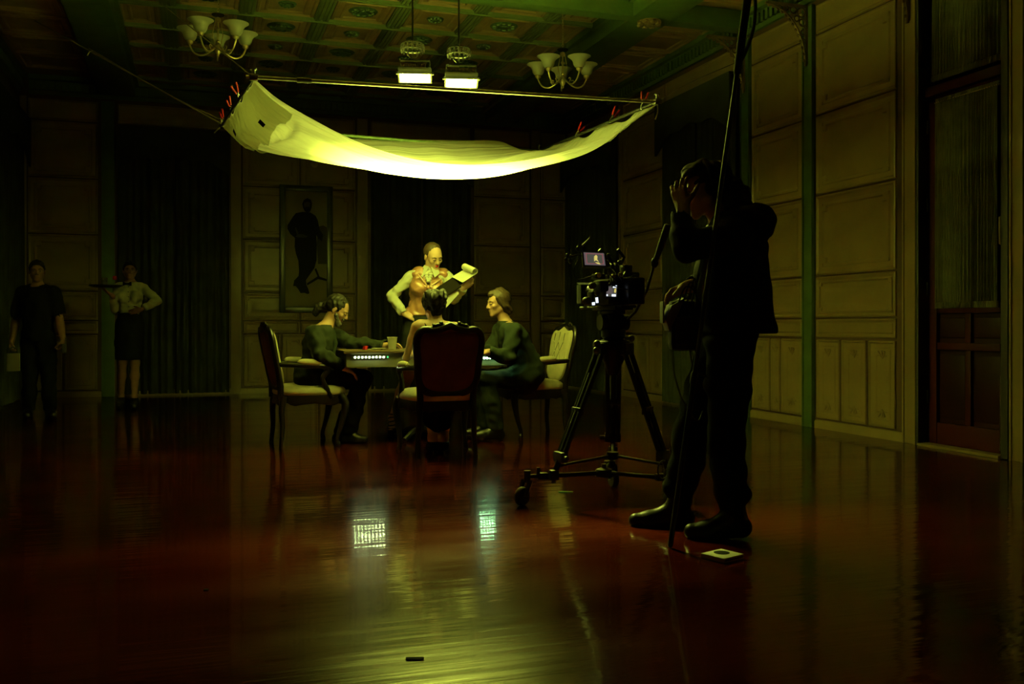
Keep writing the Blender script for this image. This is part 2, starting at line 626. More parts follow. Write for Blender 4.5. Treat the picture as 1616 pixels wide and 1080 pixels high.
def skirting(side, a0, a1):
    par, fn, rz = WALLS[side]
    prof = [(0.0, 0.0), (0.026, 0.0), (0.026, 0.06), (0.018, 0.075), (0.0, 0.082)]
    mb = MB().prism(prof, -(a1 - a0) / 2, (a1 - a0) / 2, lambda x, y, z: (z, x, y))
    return mb.build('skirting', 'wall', par, fn((a0 + a1) / 2, 0, 0.001), rz)


def upright(side, a0, a1, m, name='pilaster', out=0.035, z0=0.0, z1=4.15, rivets=True):
    par, fn, rz = WALLS[side]
    wd = a1 - a0
    mb = MB()
    mb.box((0, out / 2, (z0 + z1) / 2), (wd, out, z1 - z0), bev=0.006)
    for sx in (-1, 1):
        mb.box((sx * (wd / 2 - 0.012), out + 0.004, (z0 + z1) / 2), (0.018, 0.012, z1 - z0))
    o = mb.build(name, m, par, fn((a0 + a1) / 2, 0, 0.001), rz)
    return o


def bracket_mesh():
    """lacy pierced bracket in local y (out of wall) / z plane, corner at origin"""
    mb = MB()
    W, H, T = 0.46, 0.58, 0.022
    # outer right angle
    mb.box((0, W / 2, -0.015), (T, W, 0.03))
    mb.box((0, 0.015, -H / 2), (T, 0.03, H))
    arc = []
    for i in range(15):
        q = PI / 2 * i / 14
        arc.append((0, W * (1 - math.sin(q)) + 0.02, -H * (1 - math.cos(q)) - 0.02))
    mb.tube(arc, 0.016, 6)
    # scallops along the arc and pierced rings inside
    for i in range(1, 14):
        p = arc[i]
        mb.ell((0, p[1] + 0.012, p[2] - 0.012), (0.011, 0.019, 0.019), 6, 4)

    def rg(y, z, r):
        mb.tube([(0, y + r * math.cos(2 * PI * k / 10), z + r * math.sin(2 * PI * k / 10)) for k in range(10)], 0.008, 5, closed=True)
    for y, z, r in ((0.075, -0.075, 0.045), (0.165, -0.06, 0.034), (0.06, -0.175, 0.036), (0.245, -0.05, 0.024), (0.05, -0.27, 0.026), (0.125, -0.14, 0.028),
                    (0.045, -0.355, 0.02), (0.32, -0.042, 0.02)):
        rg(y, z, r)
    for k in range(7):
        mb.tube([(0, 0.02, -0.05 - k * 0.065), (0, 0.06 + 0.02 * (k % 2), -0.02 - k * 0.055)], 0.006, 4)
        mb.tube([(0, 0.05 + k * 0.052, -0.02), (0, 0.02 + k * 0.045, -0.065 + 0.01 * (k % 2))], 0.006, 4)
    return mb.mesh('bracket', 'brass_dull', 50)


M['brass_dull'] = mat('tan_fretwork_paint', (0.22, 0.15, 0.06), 0.5, 0.2, var=0.3)
BR = bracket_mesh()


def bracketed(side, a0, a1, m):
    p = upright(side, a0, a1, m)
    # local frame of the pilaster: y is out of the wall
    b = link('bracket', BR, p, (0, 0.035, 4.16))
    return p


# right wall, far to near
bay('right', 10.99, 12.24, 1, 3)
bay('right', 9.15, 10.97, 1, 3, zmin=3.8)
bay('right', 12.34, 14.36, 1, 3, zmin=3.8)
bay('right', 8.03, 8.96, 1, 'narrow')
bay('right', 6.70, 7.83, 1, 3)
bay('right', 4.0, 5.33, 1, 3)
bay('right', 2.6, 3.9, 1, 3)
for a in ((9.15, 10.97), (10.99, 12.24), (8.03, 8.96), (6.60, 7.83), (3.9, 5.33), (2.6, 3.9), (12.34, 14.36)):
    skirting('right', *a)
upright('right', 12.245, 12.335, 'wall')
bracketed('right', 8.97, 9.14, 'green')
bracketed('right', 7.845, 8.01, 'green')
bracketed('right', 6.44, 6.60, 'wall')
upright('right', 5.35, 5.48, 'wall')
# back wall: bays between the curtains
bay('back', -2.22, -1.32, 1, 2)
bay('back', 0.62, 2.28, 2, 3)
bay('back', 4.15, 5.10, 1, 2)
bay('back', 5.28, 5.72, 1, 1)
bay('back', -1.08, 0.44, 1, 2, zmin=3.8)
bay('back', 2.50, 4.10, 1, 2, zmin=3.8)
for a in ((-2.30, -1.28), (-1.08, 0.46), (0.60, 2.34), (2.48, 4.12), (4.15, 5.74)):
    skirting('back', *a)
upright('back', -1.28, -1.11, 'green')
upright('back', -2.31, -2.23, 'wall')
upright('back', 0.46, 0.60, 'wall')
upright('back', 2.30, 2.46, 'wall')
upright('back', 5.12, 5.26, 'wall')
# left wall
for a_ in (10.6, 9.1, 7.6, 6.1, 4.6, 3.1):
    bay('left', a_ if a_ > 10 else a_ + 0.04, a_ + 1.4, 1, 3)
for a_ in (9.0, 6.0, 3.0):
    upright('left', a_ - 0.06, a_ + 0.10, 'green')
skirting('left', 3.1, 14.36)

# cornices: a green band with a row of dark slots between little teeth
for side, a0, a1 in (('right', 2.0, Y1 - 0.05), ('back', X0 + 0.12, X1 - 0.12), ('left', 6.0, Y1 - 0.12)):
    par, fn, rz = WALLS[side]
    ln = a1 - a0
    mb = MB().box((0, 0.02, 4.21), (ln, 0.04, 0.05)).box((0, 0.018, 4.35), (ln, 0.036, 0.20)).box((0, 0.05, 4.41), (ln, 0.1, 0.07))
    cor = mb.build('cornice', 'green', par, fn((a0 + a1) / 2, 0, 0.001), rz)
    tb = MB()
    n = int(ln / 0.085)
    for k in range(n):
        tb.box((-ln / 2 + 0.04 + k * 0.085, 0.047, 4.29), (0.045, 0.05, 0.11))
    t = tb.build('dentil', 'green', cor)
    t['kind'] = 'stuff'

# --- ceiling: beams, ribs, tiles with medallions
BX = (-1.07, 4.55)
for bx in BX:
    mb = MB().box((bx, (Y0 + Y1) / 2, 4.34), (0.46, Y1 - Y0 - 0.02, 0.215), bev=0.01)
    for sx in (-1, 1):
        mb.box((bx + sx * 0.255, (Y0 + Y1) / 2, 4.41), (0.06, Y1 - Y0 - 0.02, 0.07))
    mb.build('beam', 'green', ceiling)
ros = MB()
ros.lathe([(0.0, -0.05), (0.05, -0.045), (0.07, -0.02), (0.1, -0.03), (0.13, 0.0)], 14)
for k in range(8):
    q = 2 * PI * k / 8
    ros.ell((0.10 * math.cos(q), 0.10 * math.sin(q), -0.025), (0.04, 0.04, 0.025), 6, 4)
RM = ros.mesh('rosette', 'brass_dull')
for by in (6.52, 7.93, 9.055):
    b = MB().box(((X0 + X1) / 2, by, 4.335), (X1 - X0 - 0.02, 0.18, 0.2), bev=0.008).build('cross_beam', 'green', ceiling)
    for bx in BX:
        link('rosette', RM, b, (bx, by, 4.228))

PITCH = 0.81
cols = [1.72 + k * PITCH for k in range(-2, 3)]
rows = [10.33 + k * PITCH for k in range(-1, 5)]
ZT = ZC


def tile_mesh(wx, wy):
    def ring(ins, z):
        return [(sx * (wx / 2 - ins), sy * (wy / 2 - ins), -z) for sx, sy in ((1, 1), (1, -1), (-1, -1), (-1, 1))]
    return MB().loops([ring(0, 0), ring(0.004, 0.02), (ring(0.03, 0.026)), ring(0.045, 0.01), ring(0.085, 0.01), ring(0.095, 0.022), ring(0.115, 0.022),
                       ring(0.128, 0.008)], capa=False).mesh('ceiling_tile', 'ceil', 30)


def medallion_mesh(r):
    mb = MB().lathe([(0.0, -0.03), (r * 0.35, -0.026), (r * 0.4, -0.012), (r * 0.85, -0.016), (r, 0.0)], 16)
    for k in range(10):
        q = 2 * PI * k / 10
        mb.ell((r * 0.66 * math.cos(q), r * 0.66 * math.sin(q), -0.018), (r * 0.2, r * 0.2, 0.016), 5, 4)
    return mb.mesh('medallion', 'medal')


TM = tile_mesh(0.62, 0.70)
TME = tile_mesh(0.40, 0.70)
MED = {0: medallion_mesh(0.165), 1: medallion_mesh(0.10)}
for j, ry in enumerate(rows):
    for i, cx in enumerate(cols):
        t = link('ceiling_tile', TM, ceiling, (cx, ry, ZT))
        link('medallion', MED[(i + j + (1 if True else 0)) % 2], t, (0, 0, -0.006))
    for cx in (-0.61, 4.05):
        link('ceiling_tile', TME, ceiling, (cx, ry, ZT))
for i in range(6):       # ribbed strips running down the hall
    x = 1.72 + (i - 2.5) * PITCH
    mb = MB()
    mb.box((x, 11.2, ZC - 0.012), (0.17, 6.3, 0.024))
    for dx in (-0.062, -0.022, 0.022, 0.062):
        mb.box((x + dx, 11.2, ZC - 0.03), (0.022, 6.3, 0.02))
    mb.build('ceiling_rib', 'ceilgreen', ceiling)
for j in range(7):       # narrow green battens across
    y = 10.33 + (j - 1.5) * PITCH
    mb = MB().box((1.72, y, ZC - 0.02), (5.1, 0.05, 0.04)).box((1.72, y, ZC - 0.045), (5.1, 0.022, 0.02))
    mb.build('ceiling_batten', 'ceilgreen', ceiling)
# narrow side aisles: long tiles between beam and wall
SM = tile_mesh(0.80, 0.70)
for ry in rows:
    link('ceiling_tile', SM, ceiling, (5.26, ry, ZT))
    link('ceiling_tile', SM, ceiling, (-1.78, ry, ZT))
for y in (8.49, 7.25):
    link('ceiling_tile', SM, ceiling, (5.26, y, ZT))

# --- the red door
door = struct('door_1', MB().box((X1 + 0.10, (DY0 + DY1) / 2, 2.1), (0.03, DY1 - DY0 - 0.02, 4.18)), 'reddoor')


def dpart(name, y0, y1, z0, z1, m='redframe', x=X1 + 0.075, t=0.05, bev=0.006):
    return MB().box((x, (y0 + y1) / 2, (z0 + z1) / 2), (t, y1 - y0, z1 - z0), bev=bev).build(name, m, door)


fr = 0.085
dpart('door_stile', DY1 - 0.03 - fr, DY1 - 0.03, 0.02, 2.86)
dpart('door_stile', DY0 + 0.03, DY0 + 0.03 + fr, 0.02, 2.86)
dpart('door_rail', DY0 + 0.12, DY1 - 0.12, 0.02, 0.2)
dpart('door_rail', DY0 + 0.12, DY1 - 0.12, 0.80, 0.86)
dpart('door_rail', DY0 + 0.12, DY1 - 0.12, 1.10, 1.18)
dpart('door_rail', DY0 + 0.12, DY1 - 0.12, 2.80, 2.90)
dpart('transom_bar', DY0 + 0.01, DY1 - 0.01, 2.905, 2.985, x=X1 + 0.06, t=0.08)
dpart('door_mullion', 5.945, 6.005, 0.2, 0.80, t=0.04)
dpart('door_mullion', 5.945, 6.005, 0.86, 1.10, t=0.04)
for y0, y1 in ((5.66, 5.93), (6.02, 6.29)):
    dpart('door_panel', y0, y1, 0.24, 0.76, 'reddoor', t=0.02, x=X1 + 0.08)
    dpart('door_panel', y0, y1, 0.90, 1.06, 'reddoor', t=0.02, x=X1 + 0.08)
M['darkglass'] = mat('dark_window_glass', (0.01, 0.012, 0.01), 0.08)
dpart('glass_pane', DY0 + 0.115, DY1 - 0.115, 1.18, 2.80, 'darkglass', t=0.008, x=X1 + 0.085, bev=0)
dpart('glass_pane', DY0 + 0.06, DY1 - 0.06, 2.99, 4.15, 'darkglass', t=0.008, x=X1 + 0.085, bev=0)
MB().tube([(X1 + 0.035, DY0 + 0.10, 0.05), (X1 + 0.035, DY0 + 0.10, 0.62)], 0.008, 8).build('door_bolt', 'chrome', door)
hb = MB()
hb.box((X1 + 0.045, DY0 + 0.075, 1.72), (0.012, 0.04, 0.30), bev=0.004)
hb.tube([(X1 + 0.04, DY0 + 0.075, 1.6), (X1 + 0.0, DY0 + 0.075, 1.62), (X1 + 0.0, DY0 + 0.075, 1.82), (X1 + 0.04, DY0 + 0.075, 1.84)], 0.009, 8)
hb.build('door_handle', 'brass', door)
for z in (0.35, 1.25, 1.95, 2.6):
    MB().tube([(X1 + 0.04, DY1 - 0.03, z), (X1 + 0.04, DY1 - 0.03, z + 0.11)], 0.011, 8).build('hinge', 'blackmetal', door)
for n, y0, y1, m in (('trim_1', DY1 - 0.02, DY1 + 0.015, 'frame_dark'), ('trim_2', DY0 - 0.045, DY0 + 0.02, 'frame_dark')):
    if 'frame_dark' not in M:
        M['frame_dark'] = mat('dark_jamb', (0.035, 0.028, 0.015), 0.5)
    struct(n, MB().box((X1 + 0.01, (y0 + y1) / 2, 2.1), (0.12, y1 - y0, 4.19), bev=0.005), m)
struct('trim_3', MB().box((X1 + 0.03, (DY0 + DY1) / 2, 0.012), (0.2, DY1 - DY0 - 0.05, 0.022), bev=0.006), 'wall')


# ------------------------------------------------------------------ curtains
def fold_sheet(w_, z0, z1, nf, amp, seed, nx=None, nz=12, gather=1.0, off=0.0):
    """closed folded cloth, local x along the wall, y out, z up"""
    rd = random.Random(seed)
    ph = [rd.uniform(0, 6.28) for _ in range(4)]
    nx = nx or nf * 8
    mb = MB()

    def yv(x, zf):
        a = x / w_
        q = 2 * PI * nf * (a + 0.018 * math.sin(9 * a + ph[0]) + 0.01 * math.sin(23 * a + ph[1]) + 0.004 * zf * math.sin(5 * a + ph[2]))
        s_ = math.sin(q)
        return amp * (0.75 + 0.35 * math.sin(7 * a + ph[3])) * (abs(s_) ** 0.7 * (1 if s_ > 0 else -1)) * (0.6 + 0.4 * zf)
    front = [[(x, off + amp * 1.25 + yv(x, 1 - j / nz), z0 + (z1 - z0) * j / nz) for j in range(nz + 1)]
             for x in [w_ * (i / nx - 0.5) for i in range(nx + 1)]]
    back = [[(p[0], p[1] - 0.006, p[2]) for p in r] for r in front]
    mb.grid(front)
    mb.grid([list(r) for r in back][::-1])
    # close the rim
    for a, b in ((front[0], back[0]), (front[-1], back[-1]), ([r[0] for r in front], [r[0] for r in back]), ([r[-1] for r in front], [r[-1] for r in back])):
        mb.grid([a, b])
    return mb


def valance(w_, z0, z1, drop, off):
    """stiff pelmet with a scalloped lower edge"""
    pts = [(-w_ / 2, z1), (-w_ / 2, z0 - drop)]
    for i in range(25):
        x = i / 24
        e = abs(2 * x - 1)
        pts.append((-w_ / 2 + w_ * x, z0 - drop * max(0, (e - 0.45) / 0.55) ** 1.4 - 0.035 * math.cos(6 * PI * x) * (1 - e)))
    pts += [(w_ / 2, z0 - drop), (w_ / 2, z1)]
    return MB().prism(pts, off, off + 0.03, lambda x, y, z: (x, z, y))


def drape(side, a0, a1, ztop, label, seed, nf=13, val=True, zb=0.03):
    par, fn, rz = WALLS[side]
    t = thing('curtain', label, 'curtain', fn((a0 + a1) / 2, 0, 0.004), rz, 'floor-length dark curtains')
    wd = a1 - a0
    half = wd / 2
    for k, sx in enumerate((-1, 1)):
        fold_sheet(half - 0.01, zb, ztop - 0.05, nf // 2 + 1, 0.045, seed + k, off=0.005).build('curtain_panel', 'curtain', t, (sx * half / 2, 0, 0), smooth=60)
    if val:
        valance(wd, ztop - 0.42, ztop, 0.22, 0.135).build('valance', 'curtain', t)
        MB().box((0, 0.07, ztop - 0.015), (wd, 0.13, 0.03)).build('pelmet_board', 'curtain', t)
    else:
        MB().tube([(-wd / 2 - 0.03, 0.075, ztop - 0.03), (wd / 2 + 0.03, 0.075, ztop - 0.03)], 0.018, 10).build('curtain_rod', 'wood', t)
    return t


drape('right', 9.16, 10.96, 3.82, 'dark curtain with scalloped pelmet on the right wall, behind the standing operator', 11)
drape('right', 12.36, 14.30, 3.80, 'dark curtain on the right wall nearest the far corner, behind the film camera monitor', 21)
drape('back', 2.50, 4.10, 3.80, 'dark curtain on the back wall behind the standing woman reading papers', 31)
drape('back', -1.07, 0.44, 3.80, 'dark curtain on the back wall behind the waitress with a tray', 41)
drape('left', 12.15, 14.25, 3.80, 'dark curtain on the left wall, at the left edge beside the T-shirted man', 51)

# gathered sheers on the door
for nm, z0, z1, lab in (('door_curtain', 1.14, 2.86, 'pale gathered sheer curtain with ruffled hem over the glass of the red door'),
                        ('door_curtain', 3.02, 4.16, 'gathered sheer curtain over the transom above the red door')):
    wd = 0.64 if z0 < 2 else 0.7
    t = thing(nm, lab, 'curtain', (X1 + 0.048, 5.975, 0), PI / 2, 'sheers on the red door')
    fold_sheet(wd, z0 + 0.05, z1 - 0.03, 22, 0.015, int(z0 * 10), nx=168, nz=8).build('gathered_cloth', 'sheer', t, smooth=70)
    fold_sheet(wd + 0.02, z0, z0 + 0.05, 30, 0.012, int(z0 * 10) + 1, nx=150, nz=2).build('ruffled_hem', 'sheer', t, smooth=70)
    fold_sheet(wd + 0.02, z1 - 0.03, z1 + 0.01, 30, 0.010, int(z0 * 10) + 2, nx=150, nz=2).build('ruffled_heading', 'sheer', t, smooth=70)
    MB().tube([(-wd / 2 - 0.015, 0.012, z1 - 0.02), (wd / 2 + 0.015, 0.012, z1 - 0.02)], 0.005, 8).build('curtain_rod', 'brass', t)

# ------------------------------------------------------------------ portrait and wall lamp
pa, pb = onY(441, 291, Y1 - 0.05), onY(525, 494, Y1 - 0.05)
pcx, pw, pz0, pz1 = (pa.x + pb.x) / 2, pb.x - pa.x, pb.z, pa.z
pc = thing('framed_photograph', 'tall black-framed old photograph of a standing man, hung on the back wall panels', 'picture', (pcx, Y1 - 0.025, (pz0 + pz1) / 2))
ph_ = pz1 - pz0
fw = 0.085
fr_ = MB()
for sx in (-1, 1):
    fr_.box((sx * (pw / 2 - fw / 2), -0.02, 0), (fw, 0.04, ph_), bev=0.01)
for sz in (-1, 1):
    fr_.box((0, -0.02, sz * (ph_ / 2 - fw / 2)), (pw - 2 * fw + 0.01, 0.038, fw), bev=0.01)
fr_.build('picture_frame', 'frame', pc)
pr = MB().box((0, -0.004, 0), (pw - 2 * fw + 0.01, 0.008, ph_ - 2 * fw + 0.01)).build('photograph_print', 'print', pc)


def flat(pts, lift, m, name='printed_figure'):
    """flat printed shape on the photograph: coordinates in the 589x1080 crop of the picture"""
    sx = pw / (515 - 97)
    sz = ph_ / (1060 - 55)
    q = [((x - 306) * sx, (557 - y) * sz) for x, y in pts]
    MB().prism(q, -0.0085 - lift, -0.0082 - lift, lambda x, y, z: (x, z, y)).build(name, m, pr, smooth=0)


flat([(405, 375), (440, 365), (472, 380), (474, 670), (400, 672), (390, 500)], 0.0, 'inkmid', 'printed_table')
flat([(372, 715), (395, 770), (310, 828), (316, 842), (400, 792), (472, 808), (472, 792), (412, 772), (385, 705)], 0.0002, 'ink', 'printed_table_foot')
flat([(280, 262), (225, 275), (205, 300), (160, 372), (160, 400), (182, 440), (218, 470), (216, 540), (226, 595), (245, 650), (250, 735), (246, 770), (212, 805), (204, 850), (225, 850),
      (245, 875), (262, 905), (292, 902), (318, 912), (332, 905), (322, 870), (308, 840), (304, 802), (345, 742), (372, 702), (388, 640), (390, 520), (386, 440), (400, 470), (430, 490),
      (440, 440), (412, 400), (398, 325), (380, 290), (340, 265)], 0.0004, 'ink')
flat([(286, 170), (275, 200), (283, 235), (296, 258), (318, 268), (338, 258), (348, 230), (352, 195), (345, 165), (315, 152)], 0.0006, 'ink', 'printed_hair')
flat([(290, 190), (290, 225), (302, 222), (335, 222), (338, 190), (320, 180)], 0.0008, 'inkskin', 'printed_face')
flat([(222, 460), (240, 440), (285, 440), (320, 455), (300, 466), (250, 466)], 0.0008, 'inkmid', 'printed_hand')
flat([(218, 390), (226, 385), (246, 432), (234, 445)], 0.0008, 'inkmid', 'printed_arm_gap')

wl = onY(497, 258, Y1 - 0.1)
sc = thing('wall_lamp', 'small dark wall lamp above the framed photograph', 'lamp', (wl.x, Y1 - 0.02, wl.z))
MB().lathe([(0.05, 0), (0.055, 0.012), (0.03, 0.02)], 14, R=rotm('X', PI / 2)).build('wall_plate', 'brass', sc)
rtube(MB(), [(0, -0.01, 0, 0.009), (0, -0.06, -0.02, 0.008), (0, -0.1, 0.02, 0.008)], 5, 8).build('lamp_arm', 'brass', sc)
MB().lathe([(0.02, 0.0), (0.035, 0.02), (0.05, 0.06), (0.075, 0.09), (0.07, 0.09), (0.045, 0.06), (0.03, 0.02)], 16, c=(0, -0.1, 0.02)).build('lamp_shade', 'medal', sc)

# ------------------------------------------------------------------ the silk and its frame
dA, dB, dC, dD = 6.50, 7.20, 9.24, 8.08
cA, cB, cC, cD = P(400, 122, dA), P(1037, 161, dB), P(850, 239, dC), P(350, 198, dD)
zf = (cA.z + cB.z + cC.z + cD.z) / 4
fr_t = thing('overhead_frame', 'thin metal tube frame holding the glowing cloth up overhead', 'frame', ((cA.x + cC.x) / 2, (cA.y + cC.y) / 2, zf))
fo = fr_t.location


def loc(*p):
    return [Vector(q) - fo for q in p]


MB().tube(loc(cA + (cA - cB).normalized() * 0.05, cB + (cB - cA).normalized() * 0.02), 0.013, 10).build('front_tube', 'alu', fr_t)
MB().tube(loc(cD, cC + (cC - cD).normalized() * 0.03), 0.014, 10).build('rear_tube', 'green', fr_t)
MB().tube(loc(cA, cD), 0.012, 10).build('side_tube', 'blackmetal', fr_t)
MB().tube(loc(cB, cC), 0.012, 10).build('side_tube', 'blackmetal', fr_t)
for q in (cA, cB, cC, cD):
    mb = MB()
    mb.box((0, 0, 0), (0.06, 0.06, 0.045), bev=0.012)
    mb.lathe([(0.012, 0.02), (0.012, 0.05), (0.022, 0.05), (0.022, 0.06)], 8)
    mb.build('corner_joint', 'chrome', fr_t, q - fo)
q = cA.lerp(cB, 0.115)
MB().tube(loc(q - (cB - cA).normalized() * 0.05, q + (cB - cA).normalized() * 0.05), 0.019, 10).build('tube_sleeve', 'housing', fr_t)


def curve_px(pts, d0, d1, n):
    """resample a polyline of pixels to n points by arc, depth running from d0 to d1"""
    q = np.array(smooth_path(pts, 8))
    L = np.concatenate([[0], np.cumsum(np.hypot(*np.diff(q, axis=0).T))])
    s_ = np.linspace(0, L[-1], n)
    u, v = np.interp(s_, L, q[:, 0]), np.interp(s_, L, q[:, 1])
    f = (u - u[0]) / (u[-1] - u[0])
    return [P(u[i], v[i], d0 + (d1 - d0) * f[i]) for i in range(n)]


NS, NT = 121, 81
near = curve_px([(402, 125), (440, 157), (500, 192), (560, 222), (620, 243), (690, 257), (770, 259), (860, 247), (960, 214), (1035, 166)], dA, dB, NS)
mid = curve_px([(374, 166), (398, 216), (480, 246), (560, 264), (620, 273), (680, 278), (760, 275), (850, 258), (915, 234), (942, 205)], (dA + dD) / 2, (dB + dC) / 2, NS)
far = curve_px([(352, 201), (384, 226), (430, 236), (500, 232), (556, 219), (640, 220), (720, 222), (788, 223), (818, 238), (849, 240)], dD, dC, NS)
near, mid, far = (np.array([tuple(p) for p in c]) for c in (near, mid, far))
T = np.linspace(0, 1, NT)[:, None, None]
l0, l1, l2 = (T - .5) * (T - 1) / .5, -T * (T - 1) / .25, T * (T - .5) / .5
SILK = near[None] * l0 + mid[None] * l1 + far[None] * l2
ss = np.linspace(0, 1, NS)[None, :]
tt = np.linspace(0, 1, NT)[:, None]
edge = np.sin(PI * tt) ** 0.5


def ridge(q):
    return 1 - np.abs(np.sin(q)) * 1.6


lf, rg_ = np.exp(-((ss - 0.08) / 0.26) ** 2), np.exp(-((ss - 0.94) / 0.22) ** 2)
wr_ = 0.032 * ridge(11 * tt + 3.2 * ss + 0.4) * lf + 0.020 * ridge(23 * tt - 4 * ss) * lf + 0.032 * ridge(9 * tt - 5 * ss + 1) * rg_ + 0.016 * ridge(19 * tt + 3 * ss) * rg_ \
    + 0.010 * ridge(13 * tt + 4 * ss) + 0.004 * np.sin(31 * tt + 11 * ss)
wr_ += 0.014 * np.exp(-((tt - 0.9) / 0.12) ** 2) * np.sin(52 * ss + 6 * tt) * np.exp(-((ss - 0.6) / 0.25) ** 2)
SILK[..., 2] += wr_ * edge
# a doubled-over hem near the left end
SILK[..., 2] -= 0.035 * np.exp(-((ss - (0.10 + 0.05 * np.sin(8 * tt))) / 0.010) ** 2) * edge
sc_ = SILK.reshape(-1, 3).mean(0)
silk = thing('silk_cloth', 'large white cloth sagging under the floodlights, glowing yellow-green', 'cloth', tuple(sc_))
MB().grid([[tuple(SILK[i, j] - sc_) for j in range(NS)] for i in range(NT)]).build('cloth_sheet', 'silk', silk, smooth=180)
# narrow second layers: turned hems along both side tubes, and small black tape squares
for j0, j1 in ((0, 14), (NS - 8, NS - 1)):
    MB().grid([[tuple(SILK[i, j] - sc_ + np.array((0, 0, -0.012 - 0.004 * math.sin(i * 1.7)))) for j in range(j0, j1 + 1)] for i in range(2, NT - 2)]).build('turned_hem', 'silk', silk, smooth=180)
for i, j in ((20, 9), (50, 10), (65, 4), (50, NS - 16)):
    a, b, c_ = SILK[i, j], SILK[i, j + 2], SILK[i + 3, j]
    q = [a, b, b + c_ - a, c_]
    MB().add([tuple(p - sc_ + np.array((0, -0.004, -0.016))) for p in q] + [tuple(p - sc_ + np.array((0, -0.004, -0.018))) for p in q],
             [(0, 1, 2, 3), (7, 6, 5, 4), (0, 4, 5, 1), (1, 5, 6, 2), (2, 6, 7, 3), (3, 7, 4, 0)]).build('tape_square', 'tape', silk, smooth=0)


def clamp_mesh():
    """spring A-clamp, jaws at origin pointing -z, red grips up"""
    steel, grip = MB(), MB()
    for s_ in (-1, 1):
        steel.tube([(0.003 * s_, 0, -0.025), (0.012 * s_, 0, 0.0), (0.004 * s_, 0, 0.03), (0.012 * s_, 0, 0.045)], 0.005, 6)
        rtube(grip, [(0.012 * s_, 0, 0.04, 0.007), (0.022 * s_, 0, 0.075, 0.0085), (0.03 * s_, 0, 0.12, 0.008)], 3, 8)
    steel.tube([(0, -0.012, 0.028), (0, 0.012, 0.028)], 0.006, 8)
    return steel.mesh('jaw', 'chrome'), grip.mesh('grip', 'redclamp')


CJ, CG = clamp_mesh()
clamps = [(cB.lerp(cC, 0.10), 'red-handled spring clamp at the right corner of the hanging cloth', 0.0, (0.1, 0)),
          (cB.lerp(cC, 0.33), 'red spring clamp, second from the right corner, along the cloth\'s right side', 0.4, (0.5, 0.2)),
          (cB.lerp(cC, 0.62), 'red spring clamp, third from the right corner, along the cloth\'s right side', 0.5, (0.6, 0.2)),
          (cA.lerp(cD, 0.40), 'red-handled spring clamp on the left side of the cloth, nearest the raised corner', 0.6, (-0.8, 0.3)),
          (cA.lerp(cD, 0.66), 'red-handled spring clamp in the middle of the left side of the cloth', 0.9, (-0.9, 0.2)),
          (cA.lerp(cD, 0.93), 'red-handled spring clamp at the low left corner of the cloth beside the rope', 1.0, (-1.0, 0.2))]
for p, lab, rz, tilt in clamps:
    t = thing('spring_clamp', lab, 'clamp', p + Vector((0, 0, 0.012)), 0, 'red clamps on the silk frame')
    t.rotation_euler = (0.25, tilt[0] * 0.9, rz)
    t.scale = (0.95, 0.95, 0.95)
    link('jaw', CJ, t)
    link('grip', CG, t)


def cord(name, label, pts, r=0.006, n=8, m='rope'):
    base = Vector(pts[-1])
    q = [Vector(p) - base for p in smooth_path([tuple(p) for p in pts], n)]
    o = MB().tube(q, r, 6).build(name, m, None, base)
    return tag(o, label, 'rope')


cord('guy_rope', 'pale rope running up left from the low left corner of the cloth', [onX(20, 14, X0 + 0.1), P(150, 85, 8.6), cD.lerp(cA, 0.02)], 0.007)
cord('guy_rope', 'second strand beside the rope at the low left corner of the cloth', [P(140, 76, 8.7), P(260, 146, 8.3), cD + Vector((0.02, 0, 0.035))], 0.004)
cord('tie_cord', 'short loose rope end hanging from the rope at upper left', [P(146, 80, 8.62), P(141, 82, 8.6), P(138, 88, 8.6)], 0.005, 4)
cord('guy_rope', 'thin rope running up behind the left chandelier from the raised corner of the cloth', [P(262, 12, 8.4), P(345, 78, 7.2), cA], 0.005)
cord('guy_rope', 'thin rope running up right from the right corner of the cloth to the wall', [onX(1168, 96, X1 - 0.14), P(1090, 130, 8.0), cB], 0.004)
cord('tie_cord', 'white cord end dangling from the right corner of the cloth', [cB, P(1038, 176, 7.2), P(1034, 189, 7.2)], 0.006, 4)
cord('tie_cord', 'frayed tie tail at the low left corner of the cloth', [cD, P(344, 204, 8.05), P(338, 210, 8.05)], 0.006, 4)

